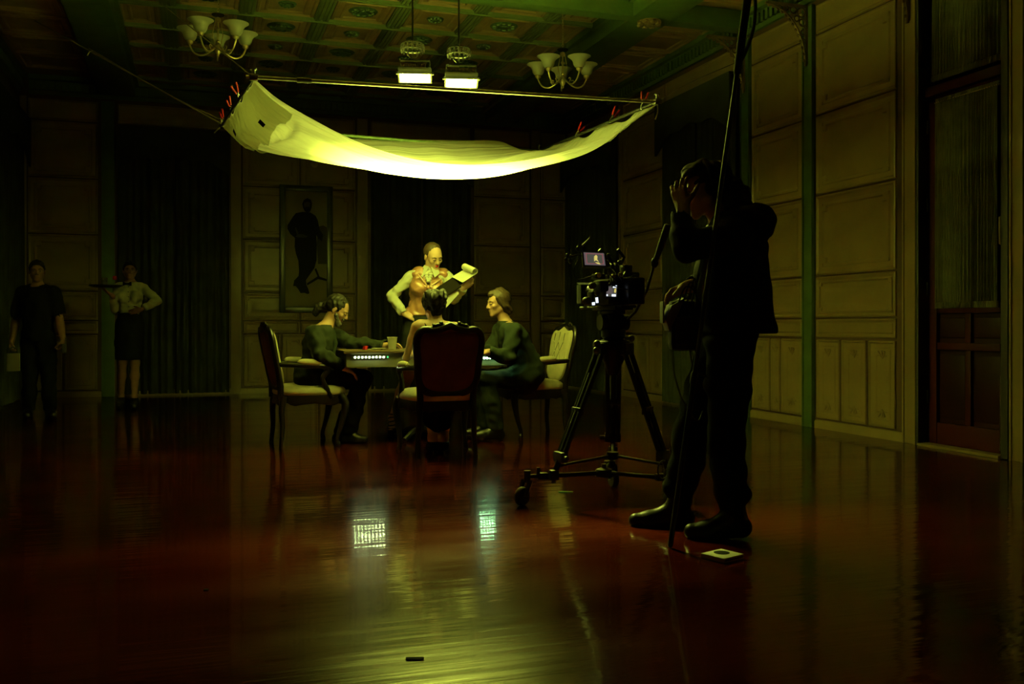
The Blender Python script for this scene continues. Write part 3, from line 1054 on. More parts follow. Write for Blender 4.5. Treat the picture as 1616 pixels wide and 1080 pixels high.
# ------------------------------------------------------------------ floodlights on crystal pendants
lampd = [(655, 124, 7.6, 'left one of the two lit floodlights hanging above the cloth', 'left crystal ceiling pendant holding a floodlight'),
         (728, 132, 7.6, 'right one of the two lit floodlights hanging above the cloth', 'right crystal ceiling pendant holding a floodlight')]
for u, v, d, lab, lab2 in lampd:
    p = P(u, v, d)
    t = thing('floodlight', lab, 'lamp', p, -0.22, 'floodlights over the cloth')
    t.rotation_euler = (-0.10, 0, -0.24)
    h = MB()
    h.box((0, 0, 0.035), (0.265, 0.215, 0.045), bev=0.012)
    for k in range(9):
        h.box((-0.11 + k * 0.0275, 0, 0.07), (0.006, 0.18, 0.035))
    h.build('housing', 'housing', t)
    rim = MB()
    for sx in (-1, 1):
        rim.box((sx * 0.128, 0, 0.008), (0.012, 0.215, 0.016))
        rim.box((0, sx * 0.102, 0.008), (0.245, 0.012, 0.016))
    rim.build('rim', 'housing', t)
    MB().add([(-0.12, -0.096, 0.006), (0.12, -0.096, 0.006), (0.12, 0.096, 0.006), (-0.12, 0.096, 0.006),
              (-0.12, -0.096, 0.012), (0.12, -0.096, 0.012), (0.12, 0.096, 0.012), (-0.12, 0.096, 0.012)],
             [(3, 2, 1, 0), (4, 5, 6, 7), (0, 1, 5, 4), (1, 2, 6, 5), (2, 3, 7, 6), (3, 0, 4, 7)]).build('lens', 'lamp', t, smooth=0)
    b = MB()
    b.box((0, 0, 0.15), (0.235, 0.03, 0.008))
    for sx in (-1, 1):
        b.box((sx * 0.12, 0, 0.095), (0.006, 0.026, 0.115))
    b.build('yoke', 'housing', t)
    for sx in (-1, 1):
        MB().tube([(sx * 0.123, 0, 0.04), (sx * 0.15, 0, 0.04)], 0.012, 10).build('knob', 'blackplastic', t)
    ld = bpy.data.lights.new('beam', 'AREA')
    ld.shape = 'RECTANGLE'
    ld.size, ld.size_y = 0.23, 0.18
    ld.energy = BEAM
    ld.color = LAMP_COL
    ld.spread = math.radians(99)
    lo_ = bpy.data.objects.new('beam', ld)
    C.objects.link(lo_)
    lo_.parent = t
    lo_.location = (0, 0, 0.004)
    zr = p.z + 0.255
    pz = thing('crystal_pendant', lab2, 'lamp', (p.x - 0.02, p.y, zr), 0, 'crystal pendants')
    MB().tube([(0, 0, -0.02), (0, 0, ZC - zr - 0.02)], 0.008, 8).build('cable', 'blackmetal', pz)
    MB().lathe([(0.05, -0.03), (0.05, -0.01), (0.02, 0.0)], 16, c=(0, 0, ZC - zr)).build('canopy', 'brass', pz)
    rg = MB()
    for z in (0.02, -0.025):
        rg.tube([(0.082 * math.cos(2 * PI * k / 24), 0.082 * math.sin(2 * PI * k / 24), z) for k in range(24)], 0.006, 6, closed=True)
    for k in range(3):
        rg.tube([(0, 0, 0.03), (0.082 * math.cos(2.1 * k), 0.082 * math.sin(2.1 * k), 0.02)], 0.004, 5)
    rg.tube([(0, 0, -0.03), (0.0, 0.0, -0.1)], 0.006, 6)
    rg.build('ring', 'chrome', pz)
    cm = MB().lathe([(0.003, -0.052), (0.013, -0.034), (0.012, 0.0), (0.004, 0.018)], 6).mesh('crystal', 'crystal', 20)
    for k in range(14):
        link('crystal', cm, pz, (0.088 * math.cos(2 * PI * k / 14), 0.088 * math.sin(2 * PI * k / 14), 0.0))
    hk = MB()
    for sx in (-1, 1):
        rtube(hk, [(sx * 0.03, 0, -0.03, 0.004), (sx * 0.045, 0, -0.06, 0.004), (sx * 0.02, 0, -0.088, 0.004), (sx * 0.0, 0, -0.1, 0.004)], 4, 6)
    hk.build('hook', 'chrome', pz)


# ------------------------------------------------------------------ five-arm chandeliers with bell glass shades
def chandelier():
    t = thing('chandelier', 'x', 'chandelier', (0, 0, 0), 0, 'five-arm chandeliers')
    b = MB()
    b.lathe([(0.004, -0.065), (0.014, -0.055), (0.010, -0.04), (0.028, -0.015), (0.036, 0.02), (0.03, 0.05), (0.016, 0.075), (0.02, 0.085), (0.012, 0.1)], 16)
    b.build('hub', 'brass', t)
    s_ = MB().tube([(0, 0, 0.09), (0, 0, 0.30)], 0.009, 10)
    s_.lathe([(0.012, 0.19), (0.024, 0.205), (0.012, 0.22)], 12)
    s_.lathe([(0.012, 0.27), (0.03, 0.285), (0.026, 0.31), (0.01, 0.32)], 12)
    for k in range(3):
        q = 2 * PI * k / 3 + 0.4
        s_.tube([(0.03 * math.cos(q), 0.03 * math.sin(q), 0.04), (0.055 * math.cos(q), 0.055 * math.sin(q), 0.15), (0.022 * math.cos(q), 0.022 * math.sin(q), 0.3)], 0.004, 6)
    s_.build('stem', 'brass', t)
    cp = MB().lathe([(0.055, 0.335), (0.06, 0.345), (0.02, 0.36)], 16)
    cp.build('cap', 'blackmetal', t)
    ch = MB()
    z = 0.36
    i = 0
    top = ZC - 3.55
    while z < top:
        R = rotm('Z', PI / 2 * (i % 2)) @ rotm('X', PI / 2)
        pts = [R @ Vector((0.009 * math.cos(2 * PI * k / 8), 0.018 * math.sin(2 * PI * k / 8), 0)) + Vector((0.006 * math.sin(i * 0.3), 0, z)) for k in range(8)]
        ch.tube(pts, 0.0028, 5, closed=True)
        z += 0.028
        i += 1
    o = ch.build('chain', 'brass', t)
    o['kind'] = 'stuff'
    MB().lathe([(0.06, -0.03), (0.055, -0.01), (0.02, 0.0)], 16, c=(0, 0, top)).build('ceiling_rose', 'brass', t)
    for k in range(5):
        q = 2 * PI * k / 5 + 0.5
        e = Vector((math.cos(q), math.sin(q), 0))
        am = MB()
        pts = [(0.03, 0.04), (0.09, -0.02), (0.16, -0.045), (0.225, -0.02), (0.265, 0.045), (0.268, 0.075)]
        rtube(am, [(e.x * r, e.y * r, z_, 0.0085) for r, z_ in pts], 5, 8)
        rtube(am, [(e.x * r, e.y * r, z_, 0.005) for r, z_ in [(0.10, -0.025), (0.13, 0.01), (0.115, 0.03), (0.095, 0.02)]], 4, 6)
        c = e * 0.268
        am.lathe([(0.014, 0.06), (0.03, 0.075), (0.032, 0.09), (0.022, 0.115)], 12, c=c)
        a = am.build('arm', 'brass', t)
        sh = MB().lathe([(0.026, 0.095), (0.046, 0.105), (0.060, 0.128), (0.066, 0.158), (0.084, 0.186), (0.112, 0.206), (0.120, 0.212), (0.115, 0.213), (0.108, 0.208),
                         (0.080, 0.188), (0.062, 0.158), (0.056, 0.128), (0.042, 0.109), (0.02, 0.101)], 24, c=c, cap=False)
        sh.build('glass_shade', 'glass', a, smooth=60)
    return t


ch0 = chandelier()
hp = P(888, 131, 9.9)
ch0.location = (hp.x, hp.y, 3.55)
ch0['label'] = 'right chandelier with five bell glass shades, hanging above the right corner of the cloth'
ch1 = copy_tree(ch0)
hp = P(344, 76, 9.0)
ch1.location = (hp.x, hp.y, 3.62)
ch1.rotation_euler = (0, 0, 1.065)
ch0.rotation_euler = (0, 0, 0.75)
ch1['label'] = 'left chandelier with five bell glass shades, hanging above the left corner of the cloth'

# ------------------------------------------------------------------ the table
TX0, TX1, TY0, TY1, TZ = 1.16, 2.55, 7.80, 8.42, 0.795
tb = thing('game_table', 'narrow table with rows of small lights along its front, the seated people around it', 'table', ((TX0 + TX1) / 2, (TY0 + TY1) / 2, 0))
tw, td = TX1 - TX0, TY1 - TY0
MB().box((0, 0, TZ - 0.0125), (tw + 0.05, td + 0.05, 0.025), bev=0.008).build('tabletop', 'tabletop', tb)
for nm, c, s_ in (('apron', (0, -td / 2 + 0.01, TZ - 0.085), (tw, 0.02, 0.115)), ('apron', (0, td / 2 - 0.01, TZ - 0.085), (tw, 0.02, 0.115)),
                  ('apron', (-tw / 2 + 0.01, 0, TZ - 0.085), (0.02, td - 0.04, 0.115)), ('apron', (tw / 2 - 0.01, 0, TZ - 0.085), (0.02, td - 0.04, 0.115))):
    MB().box(c, s_, bev=0.004).build(nm, 'apron', tb)
MB().lathe([(0.05, 0.07), (0.06, 0.1), (0.038, 0.16), (0.034, 0.5), (0.05, 0.58), (0.09, 0.66), (0.12, TZ - 0.03)], 20).build('pedestal', 'blackmetal', tb)
for k in range(4):
    q = PI / 4 + k * PI / 2
    rtube(MB(), [(0.03 * math.cos(q), 0.03 * math.sin(q), 0.10, 0.03), (0.14 * math.cos(q), 0.14 * math.sin(q), 0.075, 0.026), (0.26 * math.cos(q), 0.26 * math.sin(q), 0.022, 0.021)], 4, 8).build('foot', 'blackmetal', tb)
lm = MB().box((0, 0, 0), (0.012, 0.012, 0.014), bev=0.005).mesh('led', 'led')
lmg = MB().box((0, 0, 0), (0.010, 0.012, 0.014), bev=0.003).mesh('led', 'ledgreen')
lmt = MB().box((0, 0, 0), (0.015, 0.012, 0.015), bev=0.005).mesh('led', 'ledteal')
tc0 = tb.location
for u0, u1, vz, n, mm in ((560, 605, 564, 9, lm), (759, 803, 565, 11, lmt)):
    a, b = onY(u0, vz, TY0), onY(u1, vz, TY0)
    z = (a.z + b.z) / 2
    st = MB().box(((a.x + b.x) / 2 - tc0.x, -td / 2 - 0.006, z), (abs(b.x - a.x) + 0.06, 0.010, 0.026), bev=0.003).build('light_strip', 'blackplastic', tb)
    for k in range(n):
        link('led', mm, st, (a.x + (b.x - a.x) * k / (n - 1) - tc0.x, -td / 2 - 0.014, z))
    if mm is lm:
        link('led', lmg, st, (a.x + (b.x - a.x) * (n + 0.15) / (n - 1) - tc0.x, -td / 2 - 0.014, z))

cp = onY(619, 556, 8.0)
cpo = thing('plastic_cup', 'white plastic cup on the table under the left seated man\'s hand', 'cup', (cp.x, 8.0, TZ))
MB().lathe([(0.0, 0.001), (0.032, 0.001), (0.042, 0.10), (0.045, 0.105), (0.041, 0.104), (0.031, 0.006), (0.0, 0.006)], 20, cap=False).build('cup_body', 'cup', cpo)
MB().tube([(0.0435 * math.cos(2 * PI * k / 20), 0.0435 * math.sin(2 * PI * k / 20), 0.104) for k in range(20)], 0.003, 6, closed=True).build('rim', 'cup', cpo)
cx = onY(596, 553, 8.0)
for k, (dx, dy, rz) in enumerate(((-0.03, 0.0, 0.1), (0.04, 0.03, -0.3), (0.0, -0.05, 0.4))):
    cd = MB().box((0, 0, 0.0), (0.10, 0.07, 0.004), bev=0.0015)
    o = cd.build('playing_card', 'white', None, (cx.x + dx, 8.0 + dy, TZ + 0.003 + 0.005 * k), rz)
    tag(o, ['white card on the table beside the plastic cup, the lowest of three', 'white card on the table beside the plastic cup, the middle one of three', 'white card on the table beside the plastic cup, the topmost of three'][k], 'card', 'cards beside the cup')
rx = onY(576, 553, 7.97)
for k in range(3):
    o = MB().lathe([(0.0, 0), (0.021, 0), (0.022, 0.002), (0.022, 0.008), (0.021, 0.01), (0.0, 0.01)], 18, cap=False).build('gaming_chip', 'redclamp', None, (rx.x + 0.003 * k, 7.97 + 0.002 * k, TZ + 0.0005 + 0.0105 * k))
    tag(o, ['red gaming chip at the bottom of the small stack on the table', 'red gaming chip in the middle of the small stack on the table', 'red gaming chip on top of the small stack on the table'][k], 'chip', 'red chips')


# ------------------------------------------------------------------ carved armchairs
def outline(n=40, w_=0.25, h_=0.252, e=0.62):
    pts = []
    for k in range(n):
        q = 2 * PI * k / n
        c, s_ = math.cos(q), math.sin(q)
        x = w_ * math.copysign(abs(c) ** e, c)
        z = h_ * math.copysign(abs(s_) ** e, s_)
        x *= 1 + 0.10 * (z / h_) - 0.06 * math.cos(PI * z / h_ * 0.9)
        z += 0.018 * math.cos(2.2 * PI * x / w_) * (1 if s_ > 0.3 else 0)
        pts.append((x, z))
    return pts


ZB = 0.730        # centre of the backrest


def onback(x, z, y=0.0):
    """back plane leans backward"""
    return (x, -0.255 - (z + ZB - 0.46) * 0.20 + y, z + ZB)


def armchair():
    t = thing('armchair', 'x', 'chair', (0, 0, 0), 0, 'carved armchairs around the table')

    def seat_out(k_, grow=0.0):
        q = 2 * PI * k_ / 36
        c, s_ = math.cos(q), math.sin(q)
        x = math.copysign(abs(c) ** 0.55, c)
        y = math.copysign(abs(s_) ** 0.55, s_)
        return (x * (0.275 + 0.035 * y + grow), y * (0.275 + grow) + 0.02 * max(0, s_) * (1 - abs(c)))
    o_ = [seat_out(k) for k in range(36)]
    i_ = [(x * 0.86, y * 0.86) for x, y in o_]
    low = [0.365 - 0.02 * abs(math.cos(2 * PI * k / 36 * 2)) + 0.012 * math.cos(2 * PI * k / 36 * 8) for k in range(36)]
    rings = [[(x, y, low[k]) for k, (x, y) in enumerate(i_)], [(x * 1.01, y * 1.01, low[k]) for k, (x, y) in enumerate(o_)],
             [(x * 1.03, y * 1.03, low[k] + 0.015) for k, (x, y) in enumerate(o_)], [(x, y, 0.425) for x, y in o_], [(x, y, 0.425) for x, y in i_]]
    MB().loops(rings, True, True).build('seat_rail', 'wood', t)
    prof = [(1.0, 0.426), (1.025, 0.44), (1.02, 0.462), (0.96, 0.485), (0.8, 0.503), (0.5, 0.513), (0.2, 0.516)]
    MB().loops([[(x * f, y * f, z) for x, y in o_] for f, z in prof]).build('seat_cushion', 'cream', t, smooth=60)
    # backrest
    oc = outline()
    MB().tube([onback(x, z) for x, z in oc], 0.032, 8, closed=True, flat=0.8).build('backrest_frame', 'wood', t, smooth=60)
    for f_, nm, m, sg in (((1.0, 0.0), 'back_cushion', 'cream', 1), ((1.0, 0.0), 'back_panel', 'redfab', -1)):
        pr_ = [(0.97, 0.004), (0.95, 0.028), (0.86, 0.043), (0.65, 0.05), (0.35, 0.052), (0.1, 0.052)] if sg > 0 else [(0.97, 0.004), (0.94, 0.014), (0.8, 0.019), (0.4, 0.022), (0.1, 0.022)]
        b = MB().loops([[onback(x * f, z * f, sg * y) for x, z in oc] for f, y in pr_]).build(nm, m, t, smooth=60)
        if sg > 0:
            bm_ = MB().ell((0, 0, 0), (0.011, 0.006, 0.011), 8, 5).mesh('button', 'cream')
            for x, z in [(-0.11, 0.12), (0, 0.12), (0.11, 0.12), (-0.055, 0.03), (0.055, 0.03), (-0.11, -0.06), (0, -0.06), (0.11, -0.06)]:
                link('button', bm_, b, onback(x, z, 0.053))
            for x, z, x2, z2 in [(-0.11, 0.12, -0.11, 0.2), (0, 0.12, 0, 0.21), (0.11, 0.12, 0.11, 0.2), (-0.055, 0.03, -0.11, 0.12), (-0.055, 0.03, 0, 0.12), (0.055, 0.03, 0, 0.12),
                                 (0.055, 0.03, 0.11, 0.12), (-0.055, 0.03, -0.11, -0.06), (-0.055, 0.03, 0, -0.06), (0.055, 0.03, 0, -0.06), (0.055, 0.03, 0.11, -0.06)]:
                MB().tube([onback(x, z, 0.0505), onback((x + x2) / 2, (z + z2) / 2, 0.0515), onback(x2, z2, 0.0505)], 0.0035, 5).build('tuft_crease', 'apron', b)
    # carved crest: shell, scrolls and leaves
    c = MB()
    for k in range(7):
        q = (k - 3) * 0.36
        c.tube([onback(0, 0.24), onback(0.055 * math.sin(q), 0.24 + 0.05 * math.cos(q))], [0.012, 0.012], 6)
    for s_ in (-1, 1):
        rtube(c, [(*onback(s_ * 0.03, 0.27), 0.014), (*onback(s_ * 0.09, 0.277), 0.013), (*onback(s_ * 0.14, 0.255), 0.012), (*onback(s_ * 0.2, 0.252), 0.010)], 4, 7)
        c.ell(onback(s_ * 0.07, 0.288), (0.018, 0.014, 0.014), 7, 5)
        c.ell(onback(s_ * 0.125, 0.272), (0.016, 0.013, 0.013), 7, 5)
        c.ell(onback(s_ * 0.235, 0.215), (0.02, 0.014, 0.03), 7, 5)
    c.build('crest', 'wood', t, smooth=60)
    for s_ in (-1, 1):
        MB().tube([(s_ * 0.205, -0.262, 0.39), onback(s_ * 0.21, -0.23), onback(s_ * 0.215, -0.17)], 0.026, 8).build('back_post', 'wood', t)
        rtube(MB(), [(s_ * 0.262, 0.225, 0.42, 0.036), (s_ * 0.285, 0.255, 0.34, 0.033), (s_ * 0.272, 0.225, 0.18, 0.022), (s_ * 0.268, 0.190, 0.06, 0.018), (s_ * 0.275, 0.195, 0.014, 0.023), (s_ * 0.275, 0.195, 0.0, 0.021)],
              5, 10).build('leg', 'wood', t, smooth=60)
        rtube(MB(), [(s_ * 0.21, -0.24, 0.42, 0.03), (s_ * 0.214, -0.255, 0.3, 0.025), (s_ * 0.22, -0.25, 0.15, 0.021), (s_ * 0.226, -0.262, 0.02, 0.019), (s_ * 0.226, -0.264, 0.0, 0.02)],
              5, 10).build('leg', 'wood', t, smooth=60)
        ar = rtube(MB(), [(s_ * 0.235, -0.285, 0.68, 0.02), (s_ * 0.285, -0.14, 0.675, 0.021), (s_ * 0.30, -0.02, 0.668, 0.022), (s_ * 0.296, 0.07, 0.662, 0.026), (s_ * 0.288, 0.105, 0.63, 0.024),
                          (s_ * 0.28, 0.065, 0.56, 0.02), (s_ * 0.275, 0.10, 0.48, 0.022), (s_ * 0.272, 0.14, 0.40, 0.026)], 6, 10).build('armrest', 'wood', t, smooth=60)
        rtube(MB(), [(s_ * 0.282, -0.14, 0.69, 0.012), (s_ * 0.287, -0.11, 0.70, 0.026), (s_ * 0.30, -0.02, 0.695, 0.03), (s_ * 0.298, 0.03, 0.69, 0.026), (s_ * 0.297, 0.055, 0.682, 0.01)], 5, 10,
              ).build('arm_pad', 'cream', ar, smooth=60)
    return t


ac = armchair()
ac2 = copy_tree(ac)
ac3 = copy_tree(ac)
ac.location = (1.80, 7.24, 0)
ac.rotation_euler = (0, 0, 0.0)
ac['label'] = 'carved armchair with its maroon back to us, a woman sitting in it'
ac2.location = (0.885, 8.16, 0)
ac2.rotation_euler = (0, 0, -PI / 2 + 0.10)
ac2['label'] = 'carved armchair on the left, the man with a ponytail sitting in it'
ac3.location = (2.90, 8.18, 0)
ac3.rotation_euler = (0, 0, PI / 2 + 0.02)
ac3['label'] = 'carved armchair on the right, its tufted cream back visible behind the seated man'

# ------------------------------------------------------------------ things on the floor
b0 = P(1140, 884, 4.05)
bx = thing('small_white_box', 'small flat white box with a dark oval, on the floor near the boots', 'box', (b0.x, b0.y, 0), 0.35)
MB().box((0, 0, 0.011), (0.135, 0.125, 0.022), bev=0.004).build('box_body', 'white', bx)
MB().lathe([(0.0, 0.0), (0.034, 0.0), (0.034, 0.0012), (0.0, 0.0012)], 20, c=(0.008, 0.01, 0.0221), cap=False).build('dark_oval', 'tape', bx)
MB().box((0, -0.0628, 0.011), (0.12, 0.0015, 0.004)).build('lid_seam', 'tape', bx)
for u, v, sx, sy, m, lab in ((655, 1041, 0.055, 0.02, 'tape', 'scrap of black tape stuck to the floor at the bottom of the photo'),
                             (326, 932, 0.02, 0.014, 'tape', 'small dark crumb of debris on the floor at lower left'),
                             (893, 777, 0.09, 0.025, 'tapegreen', 'short strip of green marking tape on the floor beside the tripod dolly wheel')):
    p = P(u, v, FPX / (v - 514))
    mb = MB()
    n = 8
    pts = [(sx / 2 * (1 if abs(math.cos(q)) > .3 else .8) * math.copysign(abs(math.cos(q)) ** .3, math.cos(q)) + random.uniform(-.002, .002), sy / 2 * math.copysign(abs(math.sin(q)) ** .3, math.sin(q)))
           for q in [2 * PI * (k + .5) / n for k in range(n)]]
    mb.prism(pts, 0.0003, 0.004)
    o = mb.build('floor_tape', m, None, (p.x, p.y, 0), -0.3, smooth=0)
    tag(o, lab, 'tape')

# ------------------------------------------------------------------ tripod on a wheeled spreader
top = P(968, 548, 5.40)
tr = thing('camera_tripod', 'black tripod on a wheeled floor spreader, carrying the film camera', 'tripod', (top.x, top.y, 0))
to = Vector((top.x, top.y, 0))


def tl(p):
    return Vector(p) - to


feet = [P(874, 750, 5.24), P(1056, 748, 5.20), P(967, 712, 5.80)]
whl = [P(832, 795, 5.27), P(1066, 797, 5.22), P(964, 768, 5.86)]
hubp = P(953, 752, 5.42)
bz = top.z
MB().lathe([(0.03, bz - 0.16), (0.05, bz - 0.1), (0.085, bz - 0.03), (0.095, bz), (0.095, bz + 0.03), (0.06, bz + 0.045)], 20).build('bowl', 'blackmetal', tr)
MB().tube([(0, 0, bz - 0.3), (0, 0, bz - 0.12)], [0.018, 0.02], 10).build('bowl_clamp_handle', 'blackplastic', tr)
for k, f in enumerate(feet):
    f = tl(f)
    dr = Vector((f.x, f.y, 0)).normalized()
    sd = Vector((-dr.y, dr.x, 0))
    a = dr * 0.085 + Vector((0, 0, bz - 0.01))
    lg = MB()
    kn = a.lerp(f, 0.86)
    for s_ in (-1, 1):
        lg.tube([a + sd * 0.036 * s_, kn + sd * 0.03 * s_], 0.0155, 8)
    lg.box(a, (0.05, 0.1, 0.07), R=Matrix((dr, sd, Vector((0, 0, 1)))).transposed(), bev=0.01)
    lg.box(a.lerp(f, 0.5), (0.03, 0.095, 0.045), R=Matrix((dr, sd, Vector((0, 0, 1)))).transposed(), bev=0.008)
    L_ = lg.build('leg', 'blackmetal', tr)
    MB().tube([a.lerp(f, 0.2), f], 0.0175, 10).build('inner_tube', 'blackmetal', L_)
    cl = MB().box(kn, (0.045, 0.10, 0.06), R=Matrix((dr, sd, Vector((0, 0, 1)))).transposed(), bev=0.01)
    cl.tube([kn + sd * 0.05, kn + sd * 0.05 - dr * 0.0 + Vector((0, 0, 0.0)) + sd * 0.03], 0.013, 8)
    cl.build('leg_lock', 'blackplastic', L_)
    ft = MB().box(f, (0.05, 0.05, 0.06), bev=0.012)
    ft.tube([f - Vector((0, 0, 0.03)), (f.x, f.y, tl(whl[k]).z + 0.12)], 0.014, 8)
    ft.build('foot', 'blackplastic', L_)
    # mid-level spreader arm
hub2 = tl(P(967, 719, 5.42))
sp = MB().lathe([(0.0, -0.02), (0.035, -0.02), (0.035, 0.02), (0.0, 0.02)], 12, c=hub2, cap=False)
for f in feet:
    f = tl(f)
    a = Vector((0, 0, bz))
    e = a.lerp(f, 0.93)
    sp.tube([hub2, e], 0.0085, 8)
sp.build('mid_spreader', 'blackmetal', tr)
hb_ = tl(hubp)
hb_.z = 0.155
dl = MB().lathe([(0.0, -0.022), (0.05, -0.022), (0.055, 0.0), (0.045, 0.02), (0.015, 0.03), (0.015, 0.05), (0.0, 0.05)], 14, c=hb_, cap=False)
dl.build('dolly_hub', 'blackmetal', tr)
for k, q in enumerate(whl):
    q = tl(q)
    e = Vector((q.x, q.y, 0.155))
    ar = MB().tube([hb_, e], 0.0125, 10)
    ar.box(hb_.lerp(e, 0.8), (0.06, 0.05, 0.04), bev=0.01)
    ar.tube([hb_.lerp(e, 0.86) + Vector((0, 0, 0.0)), hb_.lerp(e, 0.86) + Vector((0, 0, 0.05))], 0.011, 8)
    ao = ar.build('dolly_arm', 'blackmetal', tr)
    cs = MB()
    cs.tube([e + Vector((0, 0, 0.035)), e - Vector((0, 0, 0.03))], 0.02, 10)
    off = Vector((-0.035, -0.015, 0)) if k != 2 else Vector((0.0, -0.035, 0))
    w_c = Vector((e.x + off.x, e.y + off.y, 0.052))
    ax = Vector((-off.y, off.x, 0)).normalized()
    for s_ in (-1, 1):
        cs.tube([e - Vector((0, 0, 0.02)) + ax * 0.026 * s_, w_c + ax * 0.026 * s_], [0.016, 0.01], 6)
    cs.build('caster_fork', 'blackmetal', ao)
    R = ax.to_track_quat('Z', 'Y').to_matrix()
    MB().lathe([(0.01, -0.018), (0.044, -0.018), (0.052, -0.008), (0.052, 0.008), (0.044, 0.018), (0.01, 0.018)], 20, c=w_c, R=R).build('wheel', 'blackmatte', ao)
MB().tube([tl(P(1046, 742, 5.15)) + Vector((0.03 * math.cos(2 * PI * k / 16), 0, 0.05 * math.sin(2 * PI * k / 16))) for k in range(16)], 0.005, 6, closed=True).build('strap_loop', 'blackmatte', tr)
# fluid head
hd = MB()
hd.lathe([(0.055, bz + 0.045), (0.07, bz + 0.06), (0.07, bz + 0.10), (0.05, bz + 0.11)], 16)
hd.box((0, 0, bz + 0.145), (0.10, 0.11, 0.09), bev=0.02)
hd.tube([(-0.085, 0, bz + 0.14), (0.085, 0, bz + 0.14)], 0.045, 14)
hd.box((0, 0.0, bz + 0.20), (0.075, 0.17, 0.02), bev=0.005)
hd.build('fluid_head', 'blackmetal', tr)
kb = MB()
for p, r in (((-0.11, -0.02, bz + 0.02), 0.022), ((-0.125, -0.04, bz - 0.015), 0.018), ((0.10, -0.03, bz + 0.05), 0.02)):
    kb.ell(p, r, 8, 6)
    kb.tube([p, (p[0] * 0.6, p[1], p[2])], 0.01, 6)
kb.build('lock_knob', 'housing', tr)
pan0, pan1, pan2, pan3 = tl(P(1003, 492, 5.35)), tl(P(1021, 458, 5.28)), tl(P(1033, 415, 5.22)), tl(P(1055, 355, 5.15))
pan = MB().tube([Vector((0.06, -0.02, bz + 0.14)), pan0, pan1, pan2], 0.0085, 8)
pan.ell(pan2, (0.022, 0.022, 0.03), 8, 6)
po = pan.build('pan_handle', 'blackmetal', tr)
rtube(MB(), [(*pan2, 0.012), (*pan2.lerp(pan3, 0.25), 0.016), (*pan2.lerp(pan3, 0.6), 0.02), (*pan2.lerp(pan3, 0.95), 0.022), (*pan3, 0.016)], 4, 10).build('grip', 'blackmatte', po)

# ------------------------------------------------------------------ the film camera
cb = P(966, 462, 5.36)
cm_ = thing('film_camera', 'rigged black film camera with a lit monitor, on the wheeled tripod', 'camera', (cb.x, cb.y, bz + 0.21), 0.04)
zc = 0.0


def cpart(name, mb, m, par=None):
    return mb.build(name, m, par or cm_)


cpart('base_plate', MB().box((0, 0.0, 0.012), (0.11, 0.30, 0.024), bev=0.004), 'blackmetal')
body = MB().box((0.0, 0.0, 0.10), (0.15, 0.20, 0.145), bev=0.014)
body.box((0.0, 0.02, 0.185), (0.10, 0.14, 0.03), bev=0.006)
for k in range(5):
    body.box((0.08, -0.06 + k * 0.028, 0.10), (0.008, 0.012, 0.09))
bo = cpart('camera_body', body, 'blackplastic')
bt = MB().box((0.055, -0.15, 0.105), (0.105, 0.085, 0.15), bev=0.012)
for k in range(4):
    bt.box((0.055, -0.194, 0.06 + 0.03 * k), (0.08, 0.006, 0.012))
cpart('battery', bt, 'blackplastic')
ln = MB().lathe([(0.042, 0.0), (0.046, 0.02), (0.05, 0.05), (0.05, 0.12), (0.056, 0.13), (0.056, 0.17), (0.044, 0.175)], 20, c=(0, 0.10, 0.10), R=rotm('X', -PI / 2))
cpart('lens', ln, 'blackmetal')
mbx = MB()
for sx in (-1, 1):
    mbx.box((sx * 0.065, 0.30, 0.10), (0.008, 0.06, 0.11))
    mbx.box((0, 0.30, 0.10 + sx * 0.052), (0.13, 0.06, 0.008))
mbx.box((0, 0.335, 0.162), (0.12, 0.03, 0.006), R=rotm('X', 0.4))
cpart('matte_box', mbx, 'blackmatte')
rods = MB()
for sx in (-1, 1):
    rods.tube([(sx * 0.04, -0.20, 0.018), (sx * 0.04, 0.34, 0.018)], 0.008, 8)
cpart('rod', rods, 'blackmetal')
hn = MB()
rtube(hn, [(0.0, -0.07, 0.19, 0.012), (0, -0.06, 0.245, 0.013), (0, 0.0, 0.255, 0.016), (0, 0.07, 0.25, 0.014), (0, 0.09, 0.19, 0.012)], 5, 10)
cpart('top_handle', hn, 'blackmetal')
# cluttered left side: follow focus, receiver, plates, connectors
cl_ = MB()
rd = random.Random(3)
for p, s_ in (((-0.10, -0.06, 0.13), (0.05, 0.10, 0.06)), ((-0.105, 0.03, 0.07), (0.045, 0.07, 0.07)), ((-0.125, -0.08, 0.185), (0.06, 0.06, 0.03)), ((-0.03, -0.11, 0.17), (0.07, 0.03, 0.05)),
              ((0.06, -0.04, 0.235), (0.05, 0.09, 0.04))):
    cl_.box(p, s_, bev=0.006)
cpart('side_plate', cl_, 'blackmetal')
for k, (p, r) in enumerate([((-0.135, -0.10, 0.19), 0.016), ((-0.15, -0.06, 0.135), 0.02), ((-0.14, -0.10, 0.09), 0.014), ((-0.06, -0.135, 0.185), 0.012), ((-0.015, -0.135, 0.195), 0.013), ((0.02, -0.06, 0.27), 0.013),
                            ((-0.165, -0.02, 0.05), 0.024), ((0.10, -0.11, 0.20), 0.013), ((-0.08, -0.13, 0.14), 0.010)]):
    cpart('knob', MB().lathe([(r * 0.5, -r), (r, -r * 0.8), (r, r * 0.4), (r * 0.75, r * 0.7), (0.001, r * 0.75)], 10, c=p, R=rotm('X', PI / 2)), 'brass' if k in (0, 3, 4) else 'housing')
cb_ = MB()
